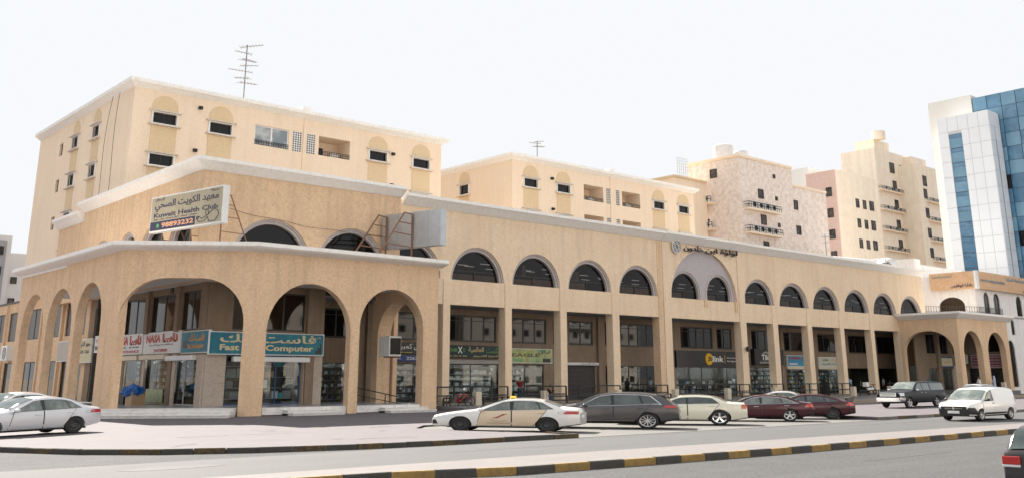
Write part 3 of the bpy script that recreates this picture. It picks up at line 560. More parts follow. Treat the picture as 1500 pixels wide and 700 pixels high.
put(sg, 'Tel: 226 26 465', 54.3, 56.5, 4.26, 4.4, GOLD); put(sg, 'لاجهزة الكمبيوتر', 57.2, 60.2, 4.22, 4.46, GOLD, .01)
eg = nmat('sign_pale_green', (.50, .55, .30), noise=[(.8, .8, (.62, .56, .18)), (1.5, .7, (.10, .32, .22))])
sg = sign(MF, 61.3, 67.3, 3.75, 5.12, eg, 'pale yellow green sign with outlined lettering and laptop pictures')
put(sg, 'ايكل', 65.4, 67.0, 4.6, 5.0, BLK); put(sg, 'EAGLE', 62.0, 65.6, 4.35, 4.68, flat('sign_olive', (.12, .14, .07)), .03); m = MB(sg[1]); m.box(66.0, 67.0, sg[2]-.01, sg[2], 3.85, 4.2); m.build('picture', BLK, sg[0]); MB(sg[1]).box(62.4, 63.4, sg[2]-.01, sg[2], 3.9, 4.15).build('picture', flat('pic_green', (.2, .42, .2)), sg[0])
sg = sign(MF, 69.4, 73.9, 3.62, 3.88, white_face, 'thin white strip sign over the closed dark shutter', border=.02)
put(sg, 'مركز الكمبيوتر', 71.2, 73.6, 3.67, 3.83, BLK)
sg = sign(MF, 86.4, 98.6, 3.5, 5.35, flat('sign_charcoal', (.030, .028, .030), .45), 'long black fascia sign with a yellow disc and white lettering', frame=BLK, border=.01)
MB(sg[1]).lathe([(0, sg[2]-.10), (.62, sg[2]-.10), (.66, sg[2]-.07), (.66, sg[2])], (92.2, 0, 4.45), 'y', 28, 1.05).build('disc', flat('disc_yellow', (.80, .46, .01)), sg[0])
s2 = (sg[0], sg[1], sg[2]-.11); put(s2, ';b', 91.9, 92.75, 4.15, 4.8, BLK, .03); put(sg, 'link', 92.95, 95.0, 4.15, 4.82, WHT, .03); put(sg, 'Gaming', 95.6, 97.6, 4.5, 4.72, WHT); put(sg, 'Gadgets', 95.6, 97.6, 4.12, 4.36, WHT); MB(sg[1]).box(95.2, 95.28, sg[2]-.01, sg[2], 4.0, 4.95).build('bar', flat('bar_yellow', (.75, .5, .02)), sg[0])
sg = sign(MF, 100.8, 107.0, 3.85, 5.75, BLK, 'square black sign with white and red lettering between two pillars', frame=BLK, d=-.6, th=.5)
put(sg, 'كمبيوتر', 102.4, 106.0, 5.2, 5.5, WHT, .02); put(sg, 'Tik', 102.2, 103.8, 4.45, 5.1, WHT, .03); put(sg, 'N', 103.9, 104.6, 4.45, 5.1, RED, .04); put(sg, 'O', 104.7, 105.5, 4.45, 5.05, WHT, .03); put(sg, 'ELECTRONICS COMPUTER', 101.8, 106.2, 4.05, 4.25, WHT)
skb = flat('sign_sky_blue', (.05, .28, .48))
sg = sign(MF, 108.2, 113.9, 3.75, 5.1, skb, 'light blue sign with red lettering and white tabs')
put(sg, 'ROMAISSA', 108.6, 111.3, 4.6, 4.95, RED, .02); put(sg, 'روميسا', 111.6, 113.4, 4.5, 4.9, RED, .02); MB(sg[1]).box(108.6, 110.4, sg[2]-.01, sg[2], 3.95, 4.15).build('tab', white_face, sg[0])
sg = sign(MF, 115.4, 120.9, 3.75, 5.0, flat('sign_sage', (.55, .58, .50)), 'pale grey green sign with orange initial beside the blue sign')
put(sg, 'Link', 116.4, 117.8, 4.5, 4.8, flat('sign_ink', (.05, .1, .07)), .02); put(sg, 'لينك', 118.2, 120.2, 4.45, 4.8, ORG, .02); put(sg, 'خدمات الكمبيوتر', 116.2, 119.8, 3.95, 4.25, MATS['sign_ink'])
sg = sign(FY(64.6), 136.75, 141.0, 3.75, 5.2, flat('sign_butter', (.66, .62, .45)), 'cream sign with yellow script in a blue frame under the right portico', frame=BLU, border=.16)
put(sg, 'كنسورى', 138.4, 140.4, 4.3, 4.8, YEL, .03)
sg = sign(FX(145.0), -63.2, -58.95, 3.7, 5.5, flat('sign_plum', (.22, .06, .10)), 'striped maroon sign with rows of white script in the last portico bay', d=-.5, th=.4)
for k in range(4): put(sg, 'خدمات الطباعة والتصوير والترجمة', -63.0, -59.1, 3.85+.4*k, 4.1+.4*k, white_face, .01)
# side-street shops
sg = sign(FX(29.2), -96.5, -91.0, 3.9, 5.7, flat('sign_faded', (.40, .36, .32), noise=[(1, .5, (.5, .42, .36))]), 'faded brown sign panel seen through the leftmost arch')
sg = sign(FX(29.2), -91.6-.0+.5, -87.2, 3.7, 5.75, flat('sign_yellowish', (.55, .50, .32)), 'yellowish club sign panel seen through the second arch'); put(sg, 'معهد الكويت', -90.8, -87.6, 5.0, 5.5, NAVY, .01); put(sg, 'Health Club', -90.8, -87.8, 4.5, 4.8, NAVY)
sg = sign(FX(29.2), -86.6, -84.3, 4.5, 5.9, white_face, 'small white sign ending in WORLD seen through the third arch'); put(sg, 'WORLD', -86.4, -84.5, 4.65, 5.05, NAVY, .02); put(sg, 'بي سي', -86.2, -84.6, 5.3, 5.7, RED, .01)
sg = sign(FX(29.2), -84.1, -83.2, 4.2, 5.9, white_face, 'narrow white and yellow sign beside the corner pillar'); put(sg, 'PC', -84.0, -83.35, 5.2, 5.6, BLK)
# building name in raised letters and round emblem
INKN = flat('name_ink', (.012, .014, .03)); t = empty('building_name', onY(1040, 362, Ym), 'raised dark navy script along the top of the central bay', 'lettering'); inv = Matrix.Translation(-t.location)
lettering('خلدون', t, inv @ FY(Ym), 83.15, 86.6, 15.66, 16.42, INKN, d=-.10, bold=.012, ext=.05); lettering('ابن', t, inv @ FY(Ym), 86.95, 89.15, 15.72, 16.42, INKN, d=-.10, bold=.012, ext=.05); lettering('لؤلؤة', t, inv @ FY(Ym), 89.7, 92.9, 15.74, 16.48, INKN, d=-.10, bold=.012, ext=.05)
p = Vector((81.9, Ym-.12, 16.05)); t = empty('emblem', p, 'round interlaced white and grey emblem left of the raised script', 'emblem')
m = MB(); m.lathe([(0, -.05), (.74, -.05), (.74, .06), (0, .06)], ax='y', n=28); m.build('disc', whitep, t)
m = MB()
for k in range(8):
    a = k*math.pi/4; c = Vector((math.cos(a)*.36, -.075, math.sin(a)*.36)); pr = None
    for j in range(13):
        q = c+Vector((math.cos(j*math.pi/6)*.27, 0, math.sin(j*math.pi/6)*.27))
        if pr is not None: m.bar(pr, q, .028, 4)
        pr = q
m.build('knotwork', flat('emblem_ink', (.12, .10, .10)), t)
# Health club billboard on the portico roof
def board(P1, P2, zt, zb, th, mat, face_front=True):
    a = Vector(P2); b = Vector(P1); u = (b-a).normalized(); L = (b-a).length; n = Vector((-u.y, u.x))
    return Matrix(((u.x, n.x, 0, a.x), (u.y, n.y, 0, a.y), (0, 0, 1, 0), (0, 0, 0, 1))), L
M1, L1 = board((27.8, 61.0), (26.1, 69.2), 15.1, 12.55, .4, None)
t = empty('roof_billboard', (27, 65, 12.5), 'cream health club billboard with navy phone strip on the portico roof', 'billboard'); inv = Matrix.Translation((-27, -65, -12.5)); MM = inv @ M1
MB(MM).box(0, L1, 0, .5, 12.5, 15.08).build('box', whitep, t)
bf = nmat('billboard_cream', (.42, .38, .28), .6, noise=[(1.5, .3, (.38, .34, .24))], streak=(.5, (5, 5, .3), (.36, .27, .17)))
MB(MM).box(.08, L1-.08, -.015, -.001, 12.6, 14.98).build('face', bf, t)
MB(MM).box(.09, 5.4, -.025, -.016, 12.62, 13.24).build('phone_strip', NAVY, t)
st = (t, MM, -.02); INK = flat('billboard_ink', (.06, .055, .09))
put(st, 'معهد الكويت الصحي', .5, 7.9, 13.95, 14.72, INK, .02); put(st, 'Kuwait Health Club', .45, 7.9, 13.52, 13.86, INK, .02); put(st, 'شركة', 7.0, 7.9, 14.75, 14.93, INK); put(st, 'للرجال', .5, 1.6, 14.72, 14.93, INK)
put(st, 'سويدي - ايروبك - كمال اجسام - بخار - سونا', .5, 5.6, 13.3, 13.46, INK, .01); put((t, MM, -.03), '98893232', 1.5, 5.25, 12.76, 13.12, flat('phone_peach', (.75, .40, .24)), .03)
MB(MM).lathe([(0, -.04), (.15, -.04), (.15, -.026), (0, -.026)], (1.05, 0, 12.93), 'y', 14).build('phone_icon', flat('icon_green', (.12, .40, .16)), t)
m = MB(MM)   # flexing torso line drawing
ol = [(5.6, 13.0), (5.9, 12.75), (6.5, 12.8), (6.8, 13.05), (7.0, 12.7), (7.7, 12.72), (8.05, 13.1), (7.9, 13.4), (7.5, 13.5), (7.25, 13.4), (7.1, 13.35), (6.95, 13.2), (6.6, 13.1), (6.2, 12.95), (5.85, 13.15), (5.6, 13.0)]
for a, b in zip(ol, ol[1:]): m.bar((a[0], -.03, a[1]), (b[0], -.03, b[1]), .022, 4)
for c, r in (((6.75, 13.33), .17), ((5.7, 13.05), .12)):
    for j in range(10): a = j*math.pi/5; m.bar((c[0]+r*math.cos(a), -.03, c[1]+r*math.sin(a)), (c[0]+r*math.cos(a+.63), -.03, c[1]+r*math.sin(a+.63)), .022, 4)
m.build('athlete_drawing', INK, t)
def stand(MM, L, t, us, zb, zt, back, z0=11.2):
    for u in us:
        m = MB(MM); m.bar((u, .55, z0), (u, .55, zt), .045, 4); m.bar((u, .55+back, z0), (u, 1.2, zt), .04, 4); m.bar((u, .55, zt), (u, 1.2, zt), .035, 4)
        for f in (.25, .55, .8):
            z = z0+(zt-z0)*f; m.bar((u, .55, z), (u, .55+back+(1.2-.55-back)*f, z), .035, 4)
        m.build('support_frame', rust, t)
stand(MM, L1, t, (.8, 4.2, 7.6), 12.5, 14.6, 2.4)
# derelict sheet metal board
q_ = onY(646, 306, 59.3); M2, L2 = board((q_.x, 59.3), (q_.x-1.68, 64.87), 15.6, 12.7, .5, None)
t = empty('metal_board', (46, 64, 12.6), 'blank grey sheet metal board on rusty frames above the portico corner', 'billboard'); inv = Matrix.Translation((-46, -64, -12.6)); MM = inv @ M2
MB(MM).box(0, L2, 0, .75, 12.35, 15.13).build('sheet', galv, t)
m = MB(MM)
for u in (1.6, 3.1, 4.6): m.box(u, u+.03, -.012, -.0005, 12.37, 15.11)
m.build('seam', flat('seam_grey', (.3, .32, .34)), t)
for i, u in enumerate((.5, 3.1)):
    m = MB(MM); m.bar((u, -.1, 11.2), (u, -.1, 14.9), .07, 4); m.bar((u, -4.2, 11.2), (u, -1.1, 14.95), .065, 4); m.bar((u, -1.1, 14.95), (u, -.1, 14.9), .055, 4)
    for f in (.3, .55, .78): z = 11.2+3.75*f; m.bar((u, -.1, z), (u, -4.2+3.1*f, z), .05, 4)
    m.build('support_frame', rust, t)

# ------------------------------------------------------------------ apartment blocks above (one design, two buildings)
def acbox(M, u, z, label, w=.75, h=.55, cat='air conditioner', group=None, bodym=whitep, name='air_conditioner', d=.45):
    o = M @ Vector((u, 0, z)); t = empty(name, o, label, cat, group); inv = Matrix.Translation(-o); MM = inv @ M
    MB(MM).box(u-w/2, u+w/2, -d, -.02, z, z+h).build('casing', bodym, t, bevel=.02)
    m = MB(MM); m.lathe([(h*.36, -d-.03), (h*.40, -d-.03), (h*.40, -d+.01)], (u+w*.12, 0, z+h/2), 'y', 14)
    for k in range(4): a = k*math.pi/4; m.bar((u+w*.12-h*.36*math.cos(a), -d-.02, z+h/2-h*.36*math.sin(a)), (u+w*.12+h*.36*math.cos(a), -d-.02, z+h/2+h*.36*math.sin(a)), .012, 4)
    m.build('fan_grille', black, t); return t
hoodm = nmat('window_hood', (.70, .63, .55), .85, noise=[(4, .5, (.50, .42, .34))])
def apartment(ox, Y0, side_len, first):
    """ox = x of the left corner; facade X offsets measured from it"""
    lab = 'tall pale stucco apartment block with ochre window strips, left of the other' if first else 'second pale stucco apartment block with ochre window strips, right and farther back along the row'
    t = empty('apartment_block', (ox, Y0, 0), lab, 'building'); inv = Matrix.Translation((-ox, -Y0, 0))
    W_ = 33.6; ZT = 27.1; F = FY(0); G = inv @ FX(ox); Zs = (24.1, 20.35, 16.6)
    wx = (2.85, 8.1, 25.4, 30.9); op = ((11.5, 15.1), (18.4, 22.0)); scr = ((15.5, 16.5), (17.05, 18.0))
    if not first: wx = (2.9, 8.3, 26.1, 31.3); op = ((11.85, 15.35), (18.85, 22.35)); scr = ((15.9, 16.7), (17.7, 18.4))
    holes = []
    for z in Zs[:2]:
        holes += [rect(x-1.05, x+1.05, z, z+.95) for x in wx]+[rect(a, b, z-.45, z+1.5) for a, b in op]+[rect(a, b, z-.5, z+1.5) for a, b in scr]
    MB(F).slab(rect(0, W_, 10.3 if first else 0, ZT), holes, 0, .35).build('front_wall', stucco2, t)
    sy = [9.0, 14.9] if first else [8.9]; slots = [19.3]
    sh = [rect(-Y0-y-.85, -Y0-y+.85, z, z+1.15) for y in sy for z in Zs+(12.9,)][:8]+([rect(-Y0-y-.5, -Y0-y+.5, z, z+1.3) for y in slots for z in Zs] if first else [])
    MB(G).slab(rect(-Y0-side_len, -Y0-.36, 10.3 if first else 0, ZT), sh, 0, .35).build('side_wall', stucco2, t)
    MB(inv).box(ox+.4, ox+W_, Y0+.36, Y0+side_len, ZT-.6, ZT-.3).build('roof', stucco2, t)
    MB(inv).box(ox+W_-.4, ox+W_, Y0+.36, Y0+side_len, 0, ZT).build('side_wall', stucco2, t)
    MB(inv).box(ox+.4, ox+W_-.4, Y0+.6+4, Y0+.8+4, 0, ZT-.7).build('inner_wall', inw, t)
    MB(inv).sweep([(-.3, ZT-.05), (.02, ZT-.06), (.5, ZT+.25), (.62, ZT+.3), (.62, ZT+.62), (-.3, ZT+.62)], [(ox, Y0+side_len), (ox, Y0), (ox+W_, Y0), (ox+W_, Y0+side_len)]).build('cornice', corn, t)
    def unit(M, u, z, hw, has_arch, dn=True, zt=.95):
        w = empty('window', (0, 0, 0)); w.parent = t
        m = MB(M); m.slab(rect(u-hw-.15, u+hw+.15, z-.10, z+zt+.10), [rect(u-hw, u+hw, z, z+zt)], -.10, .06); m.build('frame', whitep, w)
        m = MB(M); m.slab(rect(u-hw, u+hw, z, z+zt), [rect(u-hw+.06, u+hw-.06, z+.06, z+zt-.06)], .16, .24); m.box(u-.03, u+.03, .16, .23, z+.05, z+zt-.05); m.build('sash', dframe, w)
        MB(M).box(u-hw, u+hw, .2, .215, z, z+zt).build('pane', gdark, w)
        for zz, nm in ((z-.2, 'sill'), (z+zt+.12, 'hood')): MB(M).box(u-hw-.42, u+hw+.42, -.34, .0, zz-.02, zz+.09).build(nm, hoodm, w, bevel=.02)
        if has_arch: a = arch(u-hw-.12, u+hw+.12, z+zt+.25, z+zt+1.62, rise=1.05); MB(M).slab(a, [], -.045, -.002).build('arch_panel', yellow, w)
        if dn: MB(M).box(u-hw-.12, u+hw+.12, -.04, -.002, z-2.5, z-.26).build('ochre_panel', yellow, w)
    for i, z in enumerate(Zs[:2]):
        for x in wx: unit(F, x, z, 1.05, i == 0)
    for y in sy:
        for i, z in enumerate(Zs+((12.9,) if first else ())): unit(G, -Y0-y, z, .85, i == 0, zt=1.15)
    if first:
        for z in Zs:
            w = MB(G).slab(rect(-Y0-19.3-.5, -Y0-19.3+.5, z, z+1.3), [rect(-Y0-19.3-.4, -Y0-19.3+.4, z+.08, z+1.22)], .2, .3).build('window', dframe, t); MB(G).box(-Y0-19.75, -Y0-18.85, .26, .28, z+.02, z+1.28).build('pane', gdark2, w)
    for z in Zs[:2]:
        for k, (a, b) in enumerate(op):
            m = MB(F); m.box(a-.1, a, .35, 2.6, z-.6, z+1.7); m.box(b, b+.1, .35, 2.6, z-.6, z+1.7); m.box(a-.1, b+.1, 2.5, 2.6, z-.6, z+1.7); m.box(a-.1, b+.1, .35, 2.6, z+1.5, z+1.7); m.box(a-.1, b+.1, .35, 2.6, z-.6, z-.45)
            bl = m.build('balcony', stucco2, t)
            if first and k == 0:
                MB(F).slab(rect(a, b, z-.45, z+1.5), [rect(a+.12, a+(b-a)/2-.08, z-.3, z+1.4), rect(a+(b-a)/2+.08, b-.12, z-.3, z+1.4)], .12, .2).build('sliding_frame', whitep, bl); MB(F).box(a+.05, b-.05, .15, .165, z-.4, z+1.45).build('pane', nmat('curtain_glass', (.18, .22, .25), .05, spec=1, noise=[(.8, .8, (.5, .52, .52))]), bl)
            else:
                MB(F).box(a+.4, a+1.9, 2.44, 2.49, z-.4, z+.9).build('balcony_door', gdark, bl)
                MB(F).box(a+2.1, a+3.1, 1.2, 1.9, z-.45, z+.25).build('water_cooler', whitep, bl)
            m = MB(F)
            for zz in (z-.38, z-.15, z+.0): m.box(a, b, .02, .05, zz, zz+.045)
            n_ = 14
            for j in range(n_+1): u = a+(b-a)*j/n_; m.box(u-.02, u+.02, .02, .05, z-.42, z+.02)
            m.build('railing', black, bl)
        for a, b in scr:
            m = MB(F); n1 = 4; n2 = 9; hl = []
            for i in range(n1):
                for j in range(n2): u = a+(b-a)*(i+.5)/n1; zz = z-.5+2.0*(j+.5)/n2; hl.append(rect(u-.085, u+.085, zz-.075, zz+.075))
            m.slab(rect(a, b, z-.5, z+1.5), hl, .02, .06); sc = m.build('breeze_screen', whitep, t)
            MB(F).box(a, b, .1, .13, z-.5, z+1.5).build('screen_shade_sheet', black, sc)  # black sheet standing in for the shade seen through the holes
    MB(F).box(16.62, 16.9, -.1, 0, 10, ZT).build('downpipe_chase', stucco2, t)
    MB(inv).box(ox+16.2, ox+17.3, Y0-.3, Y0+.6, ZT+.62, ZT+1.1).build('roof_box', corn, t)
    return t
apartment(28.5, 82.0, 27, True)
apartment(72.5, 82.0, 15, False)
k = 0
for x, z, lb in ((25.1, 24.7, 'under the roofline between balcony and arch'), (25.0+.0, 21.6, 'just above the parapet right of the balcony')): pass
hoodm_ = None
def ext_box(x, z, label): t = tag(MB(FY(82)).box(x-.17, x+.17, -.3, -.02, z, z+.28).build('vent_box', black), label, 'vent')
ext_box(28.5+27.2, 24.9, 'small black wall box right of the last but one upper window, left block'); ext_box(28.5+27.1, 21.6, 'small black wall box low on the left block beside the ochre strip')
ext_box(28.5+6.0, 26.0, 'small black wall box between the first two upper arches of the left block'); ext_box(28.5+5.8, 22.0, 'small black wall box between the first two lower windows of the left block')
ext_box(72.5+6.3, 25.4, 'small black wall box between the first two upper arches of the second block'); ext_box(72.5+6.4, 21.7, 'small black wall box between the first two lower windows of the second block')
antm = flat('aerial_metal', (.16, .16, .17), .5)
def antenna(px, py, Y, h, label, arms):
    b = onY(px, py, Y); t = empty('tv_antenna', b, label, 'antenna'); m = MB(); m.bar((0, 0, -1), (0, 0, h), .06, 5); m.build('mast', antm, t)
    for i, (z, l, a, n_) in enumerate(arms):
        d = Vector((math.cos(a), math.sin(a), .12)); p0 = Vector((0, 0, z)); m = MB(); m.bar(p0-d*l*.3, p0+d*l*.7, .035, 4); sd = Vector((-d.y, d.x, 0))
        for j in range(n_): q = p0+d*l*(-.3+j/(n_-1)); w = .5-.25*j/n_; m.bar(q-sd*w, q+sd*w, .024, 4)
        m.build('aerial', antm, t)
antenna(357, 139, 86, 5.2, 'tall television mast with four aerials on the left block roof', [(1.2, 2.0, .2, 6), (1.7, 1.5, 2.2, 5), (2.4, 2.3, 2.6, 8), (3.0, 1.7, -.3, 6), (3.6, 2.0, .4, 7), (4.3, 1.6, 2.8, 6), (5.0, 2.2, -.7, 8)])
antenna(787, 224, 86, 1.5, 'short bent aerial cluster on the second block roof', [(.8, 1.8, .1, 6), (1.2, 1.4, 2.3, 5), (1.4, 1.2, -.5, 4)])
# ------------------------------------------------------------------ distant buildings
farp = nmat('far_window_glass', (.035, .035, .04), .5, spec=.15, noise=[(.35, .8, (.16, .14, .12))])
def win_cells(t, M, cells, frame=dframe, pane=farp, d=.12):
    for (u0, u1, z0, z1) in cells:
        w = MB(M).slab(rect(u0, u1, z0, z1), [rect(u0+.14, u1-.14, z0+.14, z1-.14)], -.16, d).build('window', frame, t); MB(M).box(u0+.04, u1-.04, -.06, -.02, z0+.04, z1-.04).build('pane', pane, w)
stone = nmat('rubble_stone', (.80, .70, .63), .9, noise=[(1.2, .7, (.55, .44, .37)), (3, .5, (.80, .72, .65))], bump=(4, .9))
bt = empty('stone_apartment', (150, 105, 0), 'rough beige stone clad apartment block with two long balconies', 'building'); inv = Matrix.Translation((-150, -105, 0))
MB(inv).box(150, 168, 105, 117, 0, 42.9).build('wall', stone, bt); MB(inv).box(168, 181, 105.4, 117, 0, 39.6).build('wall', stone, bt)
MB(inv).sweep([(-.3, 42.9), (.3, 42.9), (.3, 43.4), (-.3, 43.4)], [(150, 117), (150, 105), (168, 105)]).build('cornice', stucco2, bt); MB(inv).sweep([(-.3, 39.6), (.3, 39.6), (.3, 40.0), (-.3, 40.0)], [(168.1, 105.4), (181, 105.4)]).build('cornice', stucco2, bt)
F = inv @ FY(105); G = inv @ FX(150)
win_cells(bt, F, [(155.9, 157.6, 35.6, 37.4), (156.3, 158, 30.6, 32.5), (156.6, 158.3, 25.6, 27.5), (161.3, 162, 40.2, 41.0), (161.6, 162.3, 35.8, 36.6), (161.9, 162.6, 30.6, 31.4)])
win_cells(bt, inv @ FY(105.4), [(168.0+.6, 170, 34.9, 36.8), (169, 170.5, 29.9, 31.7), (169.4, 171, 24.8, 26.5)])
win_cells(bt, G, [(-111.6, -110.0, 39.6, 41.3), (-113.9, -112.7, 34.2, 36.0), (-113.6, -112.3, 30.0, 31.8)])
def balcony_ac(t, M, u0, u1, z, nac, bodym=shelfm):
    b = MB(M).box(u0, u1, -1.3, 0, z-.45, z-.1).build('balcony', stucco2, t)
    m = MB(M)
    for zz in (z+.5, z+1.0): m.bar((u0, -1.25, zz), (u1, -1.25, zz), .07, 4); m.bar((u0, -1.25, zz), (u0, 0, zz), .07, 4)
    nn = int((u1-u0)/.7)
    for i in range(nn+1): u = u0+(u1-u0)*i/nn; m.bar((u, -1.25, z-.1), (u, -1.25, z+1.0), .045, 4)
    m.build('railing', black, b)
    for i in range(nac):
        u = u0+1+(u1-u0-2)*(i+.5)/nac; m = MB(M); m.box(u-.75, u+.75, -1.05, -.4, z-.05, z+1.2); a = m.build('air_conditioner', whitep, b); MB(M).lathe([(0, -1.09), (.48, -1.09), (.48, -1.05)], (u+.1, 0, z+.6), 'y', 12).build('fan_grille', black, a)
for z in (33.3, 28.8): balcony_ac(bt, F, 150.9, 161.5, z, 4)
for z in (35.0, 30.0): balcony_ac(bt, G, -113.8, -110.9, z, 1)
tank = nmat('tank_white', (.62, .63, .63), .5, noise=[(1, .4, (.5, .5, .5))])
def tank_at(px, py, Y, r, h, label): b = onY(px, py, Y); t = tag(MB().lathe([(0, 0), (r, 0), (r, h), (r*.85, h+.25), (0, h+.3)], n=18).build('water_tank', tank, smooth=40), label, 'water tank'); t.location = (b.x, Y, b.z-.3); return t
tank_at(1060, 236, 112, 2.0, 3.2, 'large white water tank on the stone clad building'); tank_at(1085, 238, 112, 1.6, 2.2, 'smaller white water tank beside the large one on the stone clad building')
t = empty('lattice_hoarding', onY(993, 262, 112), 'bare metal lattice panel standing on a roof left of the stone building', 'roof frame'); m = MB()
for i in range(6): m.bar((i*.6, 0, 0), (i*.6, 0, 4.2), .035, 4)
for i in range(8): m.bar((0, 0, .2+i*.56), (3, 0, .2+i*.56), .03, 4)
m.build('lattice', shelfm, t)
lowb = onX(1000, 262, 141).y
t = empty('low_beige_block', (128, 112, 0), 'low beige block peeking out between second apartment block and stone building', 'building'); MB(Matrix.Translation((-128, -112, 0))).box(139.5, 149, 112, 126, 0, 38.6).build('wall', stucco2, t); MB(Matrix.Translation((-128, -112, 0))).sweep([(-.3, 38.6), (.3, 38.6), (.3, 39.0), (-.3, 39.0)], [(139.5, 126), (139.5, 112), (149, 112)]).build('cornice', yellow, t)
pinkm = nmat('pink_render', (.66, .49, .44), .9, noise=[(1, .4, (.58, .40, .35))]); cream = nmat('cream_render', (.87, .765, .64), .9, noise=[(.5, .4, (.74, .63, .49))], streak=(.3, (.8, .8, .05), (.66, .55, .42)))
bt = empty('pink_apartment', (246, 140, 0), 'apartment block with pink side wall and cream front', 'building'); inv = Matrix.Translation((-246, -140, 0))
MB(inv).box(246.1, 246.6, 140.02, 149.2, 0, 59.5).build('pink_wall', pinkm, bt); MB(inv).box(246.62, 268.6, 140, 149.0, 0, 59.7).build('cream_wall', cream, bt); MB(inv).box(248, 275, 149.3, 175, 0, 62).build('rear_wall', whitep, bt)
win_cells(bt, inv @ FY(140), [(x, x+1.8, z, z+2.6) for z in (27, 32.5, 38.2, 44, 49.8) for x in (256.6, 260.6)]+[(x, x+2.4, z, z+2.8) for z in (27, 32.5, 38.2, 44, 49.8) for x in (264.4,)])
win_cells(bt, inv @ FX(246.1), [(-143, -141.2, z, z+2.6) for z in (28, 34, 40, 46, 52)])
bt = empty('cream_tower', (290, 150, 0), 'tall cream apartment tower in two staggered wings with stacked balconies of air conditioners', 'building'); inv = Matrix.Translation((-290, -150, 0))
MB(inv).box(290, 313, 150, 162, 0, 74.6).build('wing_wall', cream, bt); MB(inv).box(305, 327, 144, 165, 0, 70.5).build('wing_wall', cream, bt); MB(inv).box(300, 330, 158, 172, 0, 66).build('link_wall', cream, bt)
MB(inv).box(296, 306, 153, 160, 74.5, 79).build('stair_head', cream, bt); MB(inv).box(309, 319, 147, 156, 70.4, 74).build('stair_head', cream, bt)
for i, z in enumerate((61.0, 54.6, 48.0, 41.6, 35.0)):
    balcony_ac(bt, inv @ FY(150), 290.4, 304.5, z, 3); balcony_ac(bt, inv @ FY(144), 310, 323, z-2.5, 3)
    win_cells(bt, inv @ FY(150), [(300, 302.4, z+.8, z+4)]); win_cells(bt, inv @ FY(144), [(308.6, 310.8, z-1.7, z+1.5)])
win_cells(bt, inv @ FY(150), [(299, 302, 67.5, 71), (306, 308.4, 68, 71)]); win_cells(bt, inv @ FY(144), [(308.8, 311.4, 63.5, 67)])
t = tag(MB().lathe([(0, 0), (2.2, 0), (2.2, 2.6), (0, 2.9)], n=16).build('water_tank', cream, smooth=40), 'cream water tank on the left wing of the tall tower', 'water tank'); t.location = (297.5, 152, 78.9)
# glass office tower
bt = empty('office_tower', (210, 60, 0), 'white and blue glass office tower at the right edge', 'building'); inv = Matrix.Translation((-210, -60, 0))
panelm = nmat('white_cladding', (.80, .84, .88), .45, noise=[(.3, .3, (.74, .78, .82))]); creamp2 = nmat('offwhite_cladding', (.72, .70, .66), .6)
MB(inv).box(210, 245, 85.2, 94.8, 0, 62.4).build('white_wing', creamp2, bt)
def clad_wall(M, u0, u1, z0, z1, cw, ch, strip=None):
    hl = [rect(*strip)] if strip else []
    MB(M).slab(rect(u0, u1, z0, z1), hl, .05, .6).build('cladding_backing', flat('joint_grey', (.55, .57, .6)), bt)
    me = None; nu = round((u1-u0)/cw); nz = round((z1-z0)/ch)
    for i in range(nu):
        for j in range(nz):
            a = u0+(u1-u0)*i/nu; b = u0+(u1-u0)*(i+1)/nu; c = z0+(z1-z0)*j/nz; d = z0+(z1-z0)*(j+1)/nz
            if strip:
                s0, s1, s2, s3 = strip
                if b > s0+.01 and a < s1-.01 and d > s2+.01 and c < s3-.01:
                    if a < s0 and b > s0: b = s0
                    elif b > s1 and a < s1: a = s1
                    else: continue
            MB(M).box(a+.05, b-.05, -.02, .05, c+.05, d-.05).build('cladding_panel', panelm, bt)
clad_wall(inv @ FX(204.8), -90.9, -79.95, 14, 57, 2.19, 3.31, strip=(-88.72, -85.9, 14, 53.1))
MB(inv).box(205.4, 210, 80.6, 90.8, 0, 57).build('box_core', panelm, bt)
for k in range(11):
    z = 18+k*3.2; pn = MB(inv @ FX(204.8)).box(-88.7, -85.92, .2, .24, z, min(z+2.2, 53.08)).build('strip_pane', gblue2 if z > 33 else gblue, bt); MB(inv @ FX(204.8)).box(-88.7, -85.92, .2, .24, z+2.26, min(z+3.14, 53.08)).build('strip_pane', gblue, bt)
    MB(inv @ FX(204.8)).box(-88.7, -85.92, .12, .26, z-.05, z+.0).build('transom', dframe, bt)
clad_wall(inv @ FY(79.93), 204.86, 210, 18, 57, 2.57, 3.25, strip=(207.0, 207.7, 18, 51))
MB(inv @ FY(79.93)).box(206.9, 207.8, .2, .3, 18, 51).build('slot_pane', gblue, bt)
MB(inv).box(210.5, 245, 40, 85.15, 0, 61.6).build('curtain_core', dframe, bt)
for i in range(15):
    y0 = 85.1-3.0*(i+1); y1 = y0+2.92
    for j in range(16):
        z = 13.6+j*3.0
        MB(inv).box(210.25, 210.45, y0+.04, y1, z+.04, z+2.95).build('curtain_pane', gdark if not ((i*7+j*5) % 13 or j > 13) else gblue2 if (i*3+j*7) % 5 < 2 else gblue, bt)

